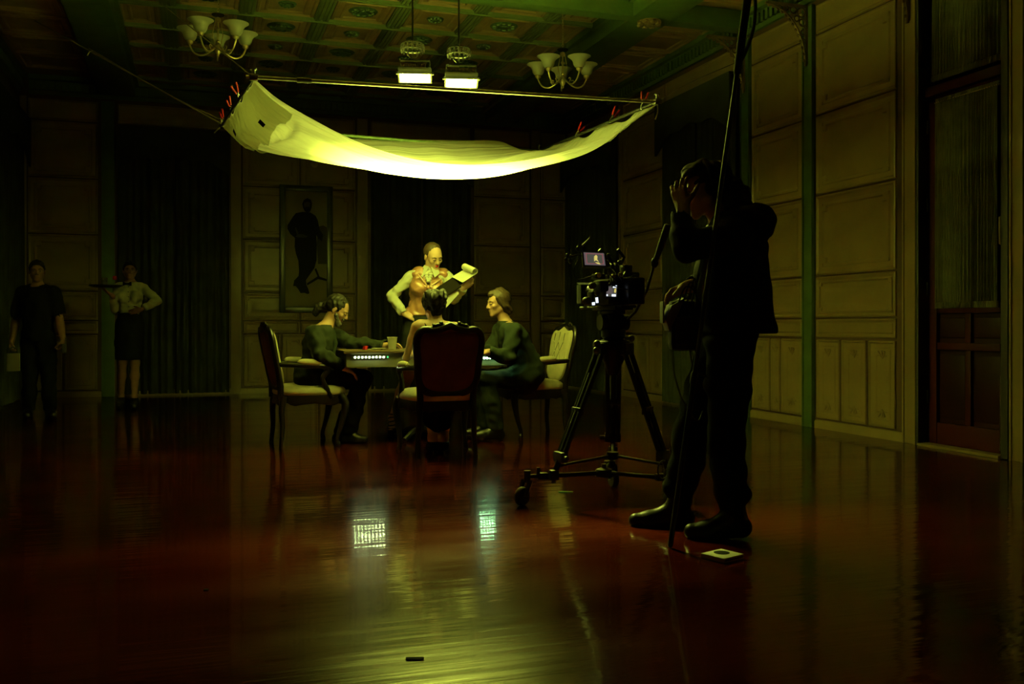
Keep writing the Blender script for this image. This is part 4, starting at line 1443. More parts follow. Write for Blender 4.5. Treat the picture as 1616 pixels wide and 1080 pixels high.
for k in range(7):
    a = Vector((-0.12 + rd.uniform(0, 0.18), -0.10, 0.12 + rd.uniform(0, 0.1)))
    b = Vector((-0.10 + rd.uniform(0, 0.2), -0.10 - rd.uniform(0, 0.03), 0.04 + rd.uniform(0, 0.17)))
    m_ = (a + b) / 2 + Vector((rd.uniform(-.06, .06), -0.055 - rd.uniform(0, .03), rd.uniform(-.07, .06)))
    cb_.tube([Vector(q) for q in smooth_path([a, m_, b], 6)], 0.0035, 6)
cb_.tube([Vector(q) for q in smooth_path([(-0.13, -0.08, 0.2), (-0.22, -0.02, 0.17), (-0.24, 0.0, 0.22), (-0.2, 0.0, 0.30)], 6)], 0.003, 6)
cpart('cable', cb_, 'blackmatte')
an = MB()
an.tube([(-0.03, -0.02, 0.25), (-0.06, -0.02, 0.31), (-0.09, -0.02, 0.34)], 0.011, 8)
an.tube([(0.04, -0.02, 0.25), (0.06, -0.03, 0.30), (0.02, -0.03, 0.345)], 0.009, 8)
cpart('monitor_arm', an, 'blackmetal')
# side screen on the body facing us
ivs = lambda u, v, d: cm_.matrix_basis.inverted() @ P(u, v, d)


def screen(name, corners, rim, base, extra, depth):
    """flat lit screen from four local corners (clockwise from top left), in its own casing"""
    a, b, c, d = [Vector(q) for q in corners]
    n = (b - a).cross(d - a).normalized()
    if n.y > 0:
        n = -n
    cx_ = (a + b + c + d) / 4

    def ex(p, k, o):
        return cx_ + (p - cx_) * k + n * o
    mb = MB()
    mb.add([ex(p, rim, 0.0) for p in (a, b, c, d)] + [ex(p, rim, -depth) for p in (a, b, c, d)],
           [(0, 1, 2, 3), (7, 6, 5, 4), (0, 4, 5, 1), (1, 5, 6, 2), (2, 6, 7, 3), (3, 7, 4, 0)])
    mo = mb.build(name, 'blackplastic', cm_, smooth=0)

    def uv(x, y, o):
        return a.lerp(b, x).lerp(d.lerp(c, x), y) + n * o
    lay = 0.0012
    MB().add([uv(0, 0, lay), uv(1, 0, lay), uv(1, 1, lay), uv(0, 1, lay)], [(0, 1, 2, 3)]).build('screen', base, mo, smooth=0)
    for i, (poly, m) in enumerate(extra):
        MB().add([uv(x, y, lay * (1.6 + 0.4 * i)) for x, y in poly], [tuple(range(len(poly)))]).build('screen_image', m, mo, smooth=0)
    return mo


def rect(x0, y0, x1, y1):
    return [(x0, y0), (x1, y0), (x1, y1), (x0, y1)]


bpy.context.view_layer.update()
mon = screen('monitor', [ivs(921, 398.5, 5.28), ivs(953, 400, 5.28), ivs(955.5, 419.5, 5.24), ivs(923, 418.5, 5.24)], 1.18, 'scr_grey',
             [(rect(0.12, 0.11, 0.9, 0.9), 'scr_dark'), (rect(0.1, 0.09, 0.92, 0.12), 'scr_red'), (rect(0.1, 0.86, 0.92, 0.89), 'scr_red'), (rect(0.1, 0.09, 0.125, 0.89), 'scr_red'),
              (rect(0.895, 0.09, 0.92, 0.89), 'scr_red'), ([(0.5, 0.3), (0.6, 0.18), (0.66, 0.3), (0.63, 0.55), (0.7, 0.75), (0.55, 0.62), (0.47, 0.72), (0.48, 0.45)], 'scr_yellow'),
              ([(0.5, 0.78), (0.7, 0.80), (0.76, 0.95), (0.62, 0.92)], 'scr_yellow')], 0.022)
side = screen('side_screen', [ivs(957, 452, 5.24), ivs(973.5, 451, 5.24), ivs(973, 468.5, 5.22), ivs(957, 468, 5.22)], 1.15, 'scr_dark',
              [([(0, 0.15), (0.45, 0.12), (0.62, 0.45), (0.6, 0.78), (0, 0.75)], 'scr_grey'), (rect(0.62, 0.0, 1.0, 0.2), 'scr_white'), (rect(0.52, 0.8, 0.92, 1.0), 'scr_white'), (rect(0.0, 0.82, 0.14, 0.98), 'scr_white'),
               ([(0.78, 0.3), (0.92, 0.25), (0.95, 0.5), (0.88, 0.7), (0.74, 0.6)], 'scr_yellow')], 0.04)
for q in ([ivs(939.5, 470, 5.2), ivs(943.5, 469.5, 5.2), ivs(944.5, 478, 5.2), ivs(940.5, 478.5, 5.2)], [ivs(934, 477.5, 5.2), ivs(939, 477, 5.2), ivs(939, 481.5, 5.2), ivs(934.5, 482, 5.2)]):
    screen('status_display', q, 1.4, 'scr_white', [], 0.05)
# small knobs and clamps beside the monitor
kn_ = MB()
for u, v, r in ((895, 404, .011), (900, 412, .012), (893, 410, .009), (912, 393, .012), (917, 396, .008), (960, 404, .012), (965, 413, .01), (962, 409, .012), (967, 421, .013), (901, 404, .007)):
    p = ivs(u, v, 5.27)
    kn_.ell(p, (r, r, r * 1.3), 8, 6)
kn_.tube([ivs(897, 407, 5.27), ivs(912, 402, 5.29), ivs(921, 405, 5.30)], 0.006, 6)
kn_.tube([ivs(956, 408, 5.29), ivs(966, 412, 5.27), ivs(968, 424, 5.27), ivs(975, 432, 5.30)], 0.008, 6)
cpart('monitor_bracket', kn_, 'blackmetal')
cpart('antenna', MB().tube([ivs(919, 388, 5.27), ivs(931, 376, 5.27)], [0.006, 0.005], 8), 'housing')
eye_ = MB().box(ivs(996, 440, 5.3), (0.05, 0.11, 0.07), bev=0.012)
eye_.tube([ivs(985, 440, 5.3), ivs(992, 428, 5.3)], 0.02, 8)
cpart('viewfinder', eye_, 'blackplastic')


# ------------------------------------------------------------------ people: smooth bodies grown from signed distances
def V(*a):
    return np.array(a, float)


def rc(a, b, ra, rb, k=0.02):
    return ('rc', np.array(a, float), np.array(b, float), ra, rb, k)


def el(c, r, ax=None, k=0.02):
    """ellipsoid; ax: 3 unit rows (right, forward, up)"""
    return ('el', np.array(c, float), np.array(r, float), np.eye(3) if ax is None else np.array(ax, float), k)


def grow(prims, e):
    out = []
    for p in prims:
        if p[0] == 'rc':
            out.append(('rc', p[1], p[2], p[3] + e, p[4] + e, p[5]))
        else:
            out.append(('el', p[1], p[2] + e, p[3], p[4]))
    return out


def bounds(p):
    if p[0] == 'rc':
        return np.minimum(p[1] - p[3], p[2] - p[4]), np.maximum(p[1] + p[3], p[2] + p[4])
    e = np.sqrt(((p[3] * p[2][:, None]) ** 2).sum(0))
    return p[1] - e, p[1] + e


def dist(p, X, Y, Z):
    if p[0] == 'rc':
        a, b = p[1], p[2]
        ba = b - a
        l2 = max(ba @ ba, 1e-12)
        x, y, z = X - a[0], Y - a[1], Z - a[2]
        h = np.clip((x * ba[0] + y * ba[1] + z * ba[2]) / l2, 0, 1)
        return np.sqrt((x - ba[0] * h) ** 2 + (y - ba[1] * h) ** 2 + (z - ba[2] * h) ** 2) - (p[3] + (p[4] - p[3]) * h)
    c, r, ax = p[1], p[2], p[3]
    x, y, z = X - c[0], Y - c[1], Z - c[2]
    q = [ax[i][0] * x + ax[i][1] * y + ax[i][2] * z for i in range(3)]
    k0 = np.sqrt(sum((q[i] / r[i]) ** 2 for i in range(3)))
    k1 = np.sqrt(sum((q[i] / r[i] ** 2) ** 2 for i in range(3))) + 1e-9
    return k0 * (k0 - 1) / k1


def field_mesh(name, prims, vox, m, subs=(), clips=(), folds=None):
    """smooth union of prims, minus subs, cut by clips (n, c): keep n.p < c -> smooth mesh"""
    lo = np.min([bounds(p)[0] for p in prims], 0) - 3 * vox
    hi = np.max([bounds(p)[1] for p in prims], 0) + 3 * vox
    n = np.ceil((hi - lo) / vox).astype(int) + 1
    ax = [lo[i] + vox * np.arange(n[i]) for i in range(3)]
    F = np.full(n, 0.5, np.float32)

    def sub_box(p, mg):
        b0, b1 = bounds(p)
        i0 = np.maximum(((b0 - mg - lo) / vox).astype(int), 0)
        i1 = np.minimum(((b1 + mg - lo) / vox).astype(int) + 2, n)
        sl = tuple(slice(a, b) for a, b in zip(i0, i1))
        X = ax[0][sl[0]][:, None, None]
        Y = ax[1][sl[1]][None, :, None]
        Z = ax[2][sl[2]][None, None, :]
        return sl, X, Y, Z
    for p in prims:
        k = p[-1]
        sl, X, Y, Z = sub_box(p, k + 3 * vox)
        if min(s.stop - s.start for s in sl) <= 0:
            continue
        d = dist(p, X, Y, Z)
        f = F[sl]
        h = np.clip(0.5 + 0.5 * (f - d) / k, 0, 1)
        F[sl] = f * (1 - h) + d * h - k * h * (1 - h)
    for p in subs:
        sl, X, Y, Z = sub_box(p, 2 * vox)
        if min(s.stop - s.start for s in sl) <= 0:
            continue
        F[sl] = np.maximum(F[sl], -dist(p, X, Y, Z))
    X, Y, Z = ax[0][:, None, None], ax[1][None, :, None], ax[2][None, None, :]
    if folds:
        amp, fr, seed = folds
        rd_ = np.random.RandomState(seed)
        nz = 0
        for _ in range(5):
            v = rd_.normal(size=3)
            v = v / np.linalg.norm(v) * fr * rd_.uniform(0.5, 1.6)
            ph = rd_.uniform(0, 6.28)
            nz = nz + np.sin(v[0] * X + v[1] * Y + v[2] * Z + ph + 1.3 * np.sin(0.4 * (v[2] * X - v[0] * Z + v[1] * Y)))
        F = F + amp * nz / 2.2
    for nn, c in clips:
        nn = np.array(nn, float)
        F = np.maximum(F, nn[0] * X + nn[1] * Y + nn[2] * Z - c)
    return nets(name, F, lo, vox, m)


def nets(name, F, lo, vox, m):
    Sg = F < 0
    nx, ny, nz = F.shape
    cnt = np.zeros((nx - 1, ny - 1, nz - 1), np.int8)
    offs = [(i, j, k) for i in (0, 1) for j in (0, 1) for k in (0, 1)]
    for i, j, k in offs:
        cnt += Sg[i:nx - 1 + i, j:ny - 1 + j, k:nz - 1 + k]
    mask = (cnt > 0) & (cnt < 8)
    idx = np.argwhere(mask)
    acc = np.zeros((len(idx), 3))
    num = np.zeros(len(idx))
    for a in range(3):
        for b in (0, 1):
            for c in (0, 1):
                c0 = np.zeros(3, int)
                c0[(a + 1) % 3], c0[(a + 2) % 3] = b, c
                c1 = c0.copy()
                c1[a] = 1
                p0, p1 = idx + c0, idx + c1
                f0 = F[p0[:, 0], p0[:, 1], p0[:, 2]]
                f1 = F[p1[:, 0], p1[:, 1], p1[:, 2]]
                cr = (f0 < 0) != (f1 < 0)
                t = np.where(cr, f0 / np.where(cr, f0 - f1, 1), 0)
                pos = c0[None] + t[:, None] * (c1 - c0)[None]
                acc += pos * cr[:, None]
                num += cr
    verts = lo + (idx + acc / num[:, None]) * vox
    im = -np.ones(mask.shape, int)
    im[mask] = np.arange(len(idx))
    faces = []
    for a in range(3):
        b, c = (a + 1) % 3, (a + 2) % 3
        s0 = [slice(None)] * 3
        s1 = [slice(None)] * 3
        s0[a], s1[a] = slice(0, -1), slice(1, None)
        A, B = Sg[tuple(s0)], Sg[tuple(s1)]
        for inside_first in (True, False):
            e = np.argwhere((A & ~B) if inside_first else (~A & B))
            if not len(e):
                continue
            ok = (e[:, b] > 0) & (e[:, c] > 0) & (e[:, b] < mask.shape[b]) & (e[:, c] < mask.shape[c])
            e = e[ok]
            eb, ec = np.zeros(3, int), np.zeros(3, int)
            eb[b], ec[c] = 1, 1
            q = np.stack([im[tuple((e - eb - ec).T)], im[tuple((e - ec).T)], im[tuple(e.T)], im[tuple((e - eb).T)]], 1)
            faces.append(q if inside_first else q[:, ::-1])
    q = np.concatenate(faces)
    q = q[(q >= 0).all(1)]
    me = bpy.data.meshes.new(name)
    me.vertices.add(len(verts))
    me.vertices.foreach_set('co', verts.astype(np.float32).ravel())
    me.loops.add(len(q) * 4)
    me.loops.foreach_set('vertex_index', q.astype(np.int32).ravel())
    me.polygons.add(len(q))
    me.polygons.foreach_set('loop_start', np.arange(0, len(q) * 4, 4, dtype=np.int32))
    me.polygons.foreach_set('use_smooth', np.ones(len(q), bool))
    me.update(calc_edges=True)
    me.validate()
    me.materials.append(M[m])
    return me


def nrm(v):
    v = np.array(v, float)
    return v / np.linalg.norm(v)


def A3(v):
    return np.array(tuple(v), float)


class Body:
    """joints are world points; everything is kept relative to the root (the spot on the floor or seat below the pelvis)"""

    def __init__(s, root, J, headf, headup=(0, 0, 1), build=1.0, female=False, hs=1.0, skin='skin', zb=0.0):
        s.root = V(root[0], root[1], zb)
        s.J = {k: A3(v) - s.root for k, v in J.items()}
        s.R = {}
        s.skin = skin
        s.hs = hs
        J = s.J
        B = build
        up = nrm(J['neck'] - J['pelvis'])
        rt = J['shr'] - J['shl']
        rt = nrm(rt - up * (rt @ up))
        fw_ = np.cross(up, rt)
        s.up, s.rt, s.fw = up, rt, fw_
        ax = [rt, fw_, up]
        L = np.linalg.norm(J['neck'] - J['pelvis'])
        chest = J['pelvis'] + up * L * 0.68
        w_ = 0.92 if female else 1.0
        s.chest = chest
        hrt = nrm(J['hipr'] - J['hipl'])
        R = s.R
        R['torso'] = [el(J['pelvis'], (0.158 * B, 0.108 * B, 0.115), [hrt, np.cross(nrm((0, 0, 1)) if abs(hrt[2]) < .5 else up, hrt), up], 0.04),
                      el(J['pelvis'] + up * L * 0.34 + fw_ * 0.008, (0.128 * B * w_, 0.095 * B * w_, 0.15), ax, 0.05),
                      el(chest - fw_ * 0.005, (0.158 * B * w_, 0.112 * B * w_, 0.19 * L / 0.5), ax, 0.05),
                      rc(J['shr'] - rt * 0.035, J['shl'] + rt * 0.035, 0.055 * B * w_, 0.055 * B * w_, 0.04),
                      rc(J['neck'] - up * 0.02, J['shr'] * 0.7 + J['neck'] * 0.3 - up * 0.01, 0.05 * w_, 0.045 * w_, 0.04),
                      rc(J['neck'] - up * 0.02, J['shl'] * 0.7 + J['neck'] * 0.3 - up * 0.01, 0.05 * w_, 0.045 * w_, 0.04)]
        if female:
            for q in (-1, 1):
                R['torso'].append(el(chest + fw_ * 0.085 + rt * 0.072 * q - up * 0.02, (0.06, 0.055, 0.06), ax, 0.03))
        for q in 'lr':
            sh, e, wr_, h, k, a = (J[n + q] for n in ('sh', 'el', 'wr', 'hip', 'kn', 'an'))
            t = 0.74 if female else 1.0
            kk = 0.012 if female else 0.03
            R['ua' + q] = [rc(sh, e, 0.052 * B * t, 0.040 * B * t, kk), el(sh * .6 + e * .4, np.array((0.05, 0.05, 0.09)) * B * t, [nrm(np.cross(e - sh, (0.1, .9, .3))), nrm(np.cross(nrm(np.cross(e - sh, (0.1, .9, .3))), e - sh)), nrm(e - sh)], kk)]
            m1 = e * .68 + wr_ * .32
            R['la' + q] = [rc(e, m1, 0.041 * B * t, 0.042 * B * t, 0.02), rc(m1, wr_, 0.042 * B * t, 0.027 * B * t, 0.02)]
            mt = h * .55 + k * .45
            R['ul' + q] = [rc(h, mt, 0.092 * B, 0.078 * B, 0.04), rc(mt, k, 0.078 * B, 0.058 * B, 0.03)]
            m2 = k * .62 + a * .38
            back = nrm(np.cross(np.cross(k - a, s.foot_dir(q) if False else fw_), k - a) + 1e-9) * 0
            R['ll' + q] = [rc(k, m2, 0.057 * B, 0.056 * B, 0.03), rc(m2, a, 0.056 * B, 0.036 * B, 0.03)]
            toe = J['toe' + q]
            hd = nrm(np.array([a[0] - toe[0], a[1] - toe[1], 0]))
            floor_z = toe[2]
            heel = np.array([a[0], a[1], max(floor_z, a[2] - 0.06)]) + hd * 0.035
            R['ft' + q] = [rc(a, heel, 0.036, 0.034, 0.02), rc(heel, toe - hd * -0.06, 0.032, 0.034, 0.02), rc(toe + hd * 0.06, toe, 0.036, 0.026, 0.02), rc(a, toe + hd * 0.08, 0.034, 0.03, 0.03)]
        s.head(headf, headup)

    def foot_dir(s, q):
        return s.fw

    def head(s, f, u):
        J = s.J
        f = nrm(f)
        r = nrm(np.cross(f, u))
        u = np.cross(r, f)
        s.hf, s.hr, s.hu = f, r, u
        c = J['head']
        k = s.hs

        def p(x, y, z):
            return c + (r * x + f * y + u * z) * k
        s.hp = p
        ax = [r, f, u]
        s.hax = ax
        H = [el(p(0, -0.012, 0.03), np.array((0.074, 0.092, 0.083)) * k, ax, 0.02),
             el(p(0, 0.03, -0.01), np.array((0.06, 0.058, 0.085)) * k, ax, 0.02),
             rc(p(0, 0.05, -0.05), p(0, 0.066, -0.098), 0.042 * k, 0.020 * k, 0.02),
             rc(p(0.048, 0.0, -0.05), p(0.016, 0.062, -0.096), 0.022 * k, 0.018 * k, 0.02),
             rc(p(-0.048, 0.0, -0.05), p(-0.016, 0.062, -0.096), 0.022 * k, 0.018 * k, 0.02),
             rc(p(0, 0.088, 0.008), p(0, 0.108, -0.03), 0.007 * k, 0.0115 * k, 0.008),
             el(p(0.011, 0.094, -0.034), np.array((0.008, 0.01, 0.007)) * k, ax, 0.005), el(p(-0.011, 0.094, -0.034), np.array((0.008, 0.01, 0.007)) * k, ax, 0.005),
             rc(p(-0.04, 0.074, 0.021), p(0.04, 0.074, 0.021), 0.011 * k, 0.011 * k, 0.012),
             el(p(0.04, 0.06, -0.022), np.array((0.022, 0.02, 0.018)) * k, ax, 0.015), el(p(-0.04, 0.06, -0.022), np.array((0.022, 0.02, 0.018)) * k, ax, 0.015),
             rc(p(-0.018, 0.085, -0.058), p(0.018, 0.085, -0.058), 0.006 * k, 0.006 * k, 0.006), rc(p(-0.015, 0.083, -0.068), p(0.015, 0.083, -0.068), 0.007 * k, 0.007 * k, 0.006)]
        for q in (-1, 1):
            H += [el(p(0.077 * q, -0.01, -0.008), np.array((0.009, 0.02, 0.032)) * k, ax, 0.006)]
        s.R['head'] = H
        s.sock = [el(p(0.031 * q, 0.098, 0.003), np.array((0.016, 0.016, 0.010)) * k, ax) for q in (-1, 1)]
        s.R['neck'] = [rc(J['neck'] - s.up * 0.03, p(0, -0.018, -0.05), 0.056 * k, 0.050 * k, 0.03)]

    def hand(s, q, d, nrm_, curl=0.5, spread=0.0, thumb=0.5, size=1.0, curls=None):
        """q: 'l'/'r'; d: direction of the fingers; nrm_: direction the palm faces"""
        w_ = s.J['wr' + q]
        d = nrm(d)
        nr = np.array(nrm_, float)
        nr = nrm(nr - d * (nr @ d))
        lat = np.cross(d, nr) if q == 'r' else np.cross(nr, d)
        z = size
        pe = w_ + d * 0.085 * z
        H = [rc(w_ - d * 0.01, w_ + d * 0.02, 0.026 * z, 0.026 * z, 0.012)]
        for o in (-0.028, -0.010, 0.010, 0.027):
            H.append(rc(w_ + d * 0.02 * z + lat * o * 0.6 * z, pe + lat * o * z, 0.016 * z, 0.0125 * z, 0.012))
        lens = {-0.028: 0.062, -0.010: 0.076, 0.010: 0.083, 0.027: 0.074}
        for i, o in enumerate((-0.028, -0.010, 0.010, 0.027)):
            cu = curl if curls is None else curls[i]
            b = pe + lat * o * z
            dd = nrm(d + lat * spread * o / 0.03)
            a_ = 0.0
            for j, fr_ in enumerate((0.45, 0.3, 0.25)):
                a_ += cu * (0.8, 1.0, 0.7)[j]
                v = dd * math.cos(a_) + nr * math.sin(a_)
                e = b + v * lens[o] * fr_ * z
                H.append(rc(b, e, (0.0095, 0.0086, 0.0078)[j] * z, (0.0086, 0.0078, 0.0066)[j] * z, 0.004))
                b = e
        b = w_ + d * 0.025 * z + lat * 0.024 * z
        v = nrm(d * 0.62 + lat * (0.8 - 0.5 * thumb) + nr * (0.25 + 0.5 * thumb))
        e = b + v * 0.042 * z
        H.append(rc(b, e, 0.0145 * z, 0.0115 * z, 0.01))
        v2 = nrm(v + d * 0.35 + nr * 0.3 * thumb - lat * 0.25 * thumb)
        e2 = e + v2 * 0.032 * z
        H.append(rc(e, e2, 0.0108 * z, 0.0095 * z, 0.005))
        H.append(rc(e2, e2 + nrm(v2 + d * .2) * 0.024 * z, 0.0095 * z, 0.0075 * z, 0.005))
        s.R['hd' + q] = H

    def parts(s, *names):
        out = []
        for n in names:
            out += s.R[n]
        return out

    def make(s, label, vox=0.0075, lids=False):
        s.o = thing('person', label, 'person', tuple(s.root))
        allp = []
        for k in s.R:
            allp += s.R[k]
        link('body', field_mesh('body', allp, vox, s.skin, s.sock), s.o)
        for q in (-1, 1):
            if lids:      # lowered lids with a dark lash line
                R = Matrix([list(s.hr), list(s.hf), list(s.hu)]).transposed()
                MB().ell(tuple(s.hp(0.031 * q, 0.0785, 0.003)), (0.0145 * s.hs, 0.0125 * s.hs, 0.0105 * s.hs), 12, 8, R=R).build('eyelid', s.skin, s.o)
                MB().tube([tuple(s.hp(0.018 * q, 0.087, -0.0035)), tuple(s.hp(0.031 * q, 0.0915, -0.0065)), tuple(s.hp(0.045 * q, 0.083, -0.002))], [0.0015, 0.003, 0.0018], 6).build('lashes', 'hair', s.o)
                MB().tube([tuple(s.hp(0.014 * q, 0.092, 0.018)), tuple(s.hp(0.032 * q, 0.090, 0.024)), tuple(s.hp(0.05 * q, 0.074, 0.019))], [0.003, 0.0035, 0.002], 6).build('eyebrow', 'hair', s.o)
                continue
            p = s.hp(0.031 * q, 0.079, 0.002)
            R = Matrix([list(s.hr), list(s.hf), list(s.hu)]).transposed()
            k = s.hs
            e = MB().ell(tuple(p), (0.0125 * k, 0.0105 * k, 0.0065 * k), 10, 7, R=R).build('eye', 'eyewhite', s.o)
            MB().ell(tuple(s.hp(0.031 * q, 0.0868, 0.0015)), (0.0062 * k, 0.0035 * k, 0.0060 * k), 8, 6, R=R).build('iris', 'eye', e)
            MB().tube([tuple(s.hp(0.014 * q, 0.092, 0.018)), tuple(s.hp(0.032 * q, 0.090, 0.024)), tuple(s.hp(0.05 * q, 0.074, 0.019))], [0.003, 0.0035, 0.002], 6).build('eyebrow', 'hair', s.o)
        return s.o

    def lips(s, m='lips'):
        k = s.hs
        mb = MB()
        mb.tube([tuple(s.hp(x, 0.0905 - 14 * x * x, -0.0575 + 0.002 * (abs(x) > 0.004))) for x in (-0.021, -0.012, -0.004, 0, 0.004, 0.012, 0.021)], [0.002, 0.0045, 0.0055, 0.0048, 0.0055, 0.0045, 0.002], 7)
        mb.tube([tuple(s.hp(x, 0.0895 - 14 * x * x, -0.0675 + 9 * x * x)) for x in (-0.019, -0.01, 0, 0.01, 0.019)], [0.002, 0.006, 0.007, 0.006, 0.002], 7)
        mb.build('lips', m, s.o)

    def wear(s, name, prims, m, e=0.012, vox=0.009, subs=(), clips=(), folds=None, parent=None, label=None):
        o = link(name, field_mesh(name, grow(prims, e), vox, m, subs, clips, folds), parent or s.o)
        if label:
            o['label'] = label
        return o

    def hair(s, m='hair', extra=(), line=0.022, nf=0.75, nu=0.66, e=0.013, folds=(0.004, 160, 1), vox=0.006, subs=()):
        cap = [el(s.hp(0, -0.014, 0.032), (np.array((0.074, 0.092, 0.083)) + e) * s.hs, s.hax, 0.015)]
        n = nrm(s.hf * nf - s.hu * nu)
        c = n @ s.J['head'] + line * s.hs
        me = field_mesh('hair', cap, vox, m, subs, [(n, c)], folds) if not extra else None
        if extra:
            # cap cut at the hairline, then the loose parts joined on
            me = field_mesh('hair', list(extra) + [el(s.hp(0, -0.03, 0.034), (np.array((0.074, 0.086, 0.084)) + e) * s.hs, s.hax, 0.015)], vox, m, list(subs) + [el(s.hp(0, 0.085, -0.03), np.array((0.068, 0.06, 0.088)) * s.hs, s.hax)],
                            [], folds)
        return link('hair', me, s.o)

    def shoes(s, m='leather', e=0.008, sole=True, high=0.0, label=None):
        for q in 'lr':
            pr = s.parts('ft' + q)
            a = s.J['an' + q]
            if high:
                pr = pr + [rc(a, a + nrm(s.J['kn' + q] - a) * high, 0.042, 0.05, 0.02)]
            zmin = -s.root[2] + 0.0
            o = link('shoe', field_mesh('shoe', grow(pr, e), 0.006, m, (), [((0, 0, -1), -(zmin + 0.001)), (nrm(s.J['kn' + q] - a), nrm(s.J['kn' + q] - a) @ a + 0.03 + high)]), s.o)
            toe = s.J['toe' + q]


def rel(b, p):
    return A3(p) - b.root


# ============ the operator with the boom (standing right, seen from the side)
d0 = 4.5
LF = -A3(RT)       # he faces left
OUT = A3(FW)       # away from us
J = dict(pelvis=P(1152, 525, 4.5), neck=P(1146, 352, 4.5), head=P(1113, 300, 4.52),
         shl=P(1160, 372, 4.33), shr=P(1142, 372, 4.68), ell=P(1081, 392, 4.30), wrl=P(1078, 330, 4.36), elr=P(1112, 450, 4.74), wrr=P(1086, 452, 4.58),
         hipl=P(1152, 540, 4.41), hipr=P(1140, 540, 4.60), knl=P(1145, 692, 4.42), knr=P(1088, 690, 4.66), anl=P(1158, 812, 4.42), anr=P(1070, 800, 4.70),
         toel=P(1092, 839, 4.44), toer=P(1004, 822, 4.72))
op = Body(P(1150, 840, 4.5), J, LF * 0.95 + OUT * 0.0 + V(0, 0, -0.22), build=1.08, hs=1.08, skin='skin_d')
op.hand('l', V(0, 0, 1) + LF * 0.15 + OUT * 0.35, OUT * 0.8 - LF * 0.6, curl=0.30, thumb=0.3, spread=0.25, size=1.08)
op.hand('r', LF * 0.8 - V(0, 0, 0.35), -OUT * 0.5 + V(0, 0, -0.9), curl=0.5, thumb=0.5)
o = op.make('standing person in a hooded black jacket, hand raised to brow, beside the tripod', 0.0075)
op.hair('hair', extra=[el(op.hp(0, -0.07, -0.01), (0.085, 0.075, 0.10), op.hax, 0.03), el(op.hp(0.03, -0.1, -0.07), (0.06, 0.055, 0.07), op.hax, 0.03), el(op.hp(-0.05, -0.09, -0.06), (0.05, 0.055, 0.08), op.hax, 0.03),
                       el(op.hp(-0.03, -0.14, -0.10), (0.05, 0.05, 0.05), op.hax, 0.03), el(op.hp(0, 0.02, 0.085), (0.075, 0.08, 0.045), op.hax, 0.03), el(op.hp(0.0, -0.15, -0.04), (0.04, 0.035, 0.05), op.hax, 0.03)],
        folds=(0.008, 90, 3))
fr2 = LF
jk = op.parts('torso', 'ual', 'uar', 'lal', 'lar')
pv, nk = op.J['pelvis'], op.J['neck']
jk += [rc(nk - LF * 0.06 - V(0, 0, 0.10), pv - LF * 0.07 - V(0, 0, 0.0), 0.11, 0.125, 0.05), rc(nk - V(0, 0, 0.2), pv + LF * 0.02, 0.12, 0.12, 0.05),
       rc(op.J['hipl'], op.J['hipl'] + V(0, 0, 0.3), 0.09, 0.09, 0.04), rc(op.J['hipr'], op.J['hipr'] + V(0, 0, 0.3), 0.09, 0.09, 0.04)]
hem = pv[2] - 0.005
jo = op.wear('jacket', jk, 'jacket', 0.018, 0.0095, clips=[((0, 0, -1), -hem)],
             subs=[rc(op.J['wrl'] - V(0, 0, 0.0), op.J['wrl'] + (op.J['wrl'] - op.J['ell']) * 1.0, 0.06, 0.06), rc(op.J['wrr'], op.J['wrr'] + (op.J['wrr'] - op.J['elr']), 0.06, 0.06),
                   rc(nk + LF * 0.10 + V(0, 0, 0.04), nk + LF * 0.14 + V(0, 0, -0.10), 0.06, 0.02)], folds=(0.006, 42, 2))
hd_ = [el(nk - LF * 0.13 + V(0, 0, 0.0) - OUT * 0.06, (0.10, 0.085, 0.085), [OUT, LF, V(0, 0, 1)], 0.04), el(nk - LF * 0.15 + V(0, 0, -0.03) + OUT * 0.07, (0.09, 0.07, 0.09), [OUT, LF, V(0, 0, 1)], 0.04),
       rc(nk - LF * 0.05 + OUT * 0.10 + V(0, 0, .02), nk + LF * 0.03 + OUT * 0.09, 0.045, 0.03, 0.04), rc(nk - LF * 0.05 - OUT * 0.10 + V(0, 0, .02), nk + LF * 0.03 - OUT * 0.09, 0.045, 0.03, 0.04)]
op.wear('hood', hd_, 'jacket', 0.004, 0.009, folds=(0.006, 60, 5), parent=jo)
op.wear('shirt', [el(op.chest + LF * 0.03, (0.12, 0.10, 0.2), [OUT, LF, V(0, 0, 1)]), rc(nk - V(0, 0, 0.05), nk - V(0, 0, .0), 0.07, 0.065)], 'flap', 0.006, 0.01, clips=[((0, 0, 1), nk[2] - 0.005)],
        label='pale collar showing under the jacket')
tr_ = op.parts('ull', 'ulr', 'lll', 'llr') + op.R['torso'][:1]
for q in 'lr':
    a, k = op.J['an' + q], op.J['kn' + q]
    tr_ += [rc(a + V(0, 0, 0.08), a * .5 + k * .5, 0.055, 0.065, 0.03), el(a + V(0, 0, 0.10), (0.065, 0.065, 0.035), None, 0.03), rc(k, k + V(0, 0, -0.1), 0.07, 0.068, 0.03)]
op.wear('trousers', tr_, 'blackcloth', 0.014, 0.009, clips=[((0, 0, 1), pv[2] + 0.10)], folds=(0.006, 48, 7))
op.shoes('leather', 0.012, high=0.09)

M['polemetal'] = mat('dark_pole_metal', (0.06, 0.06, 0.05), 0.38, 0.7)
# boom pole, upright against the shoulder
pb0, pb1, pb2, pb3 = P(1057.5, 849, 4.24), P(1139, 285, 4.24), P(1162, 108, 4.24), P(1183, -25, 4.24)
pb0 = Vector((pb0.x, pb0.y, 0.004))
bp = thing('boom_pole', 'long black microphone pole standing upright against the operator\'s shoulder', 'pole', pb0)
ax_ = (pb3 - pb0)


def bl(t):
    return ax_ * t


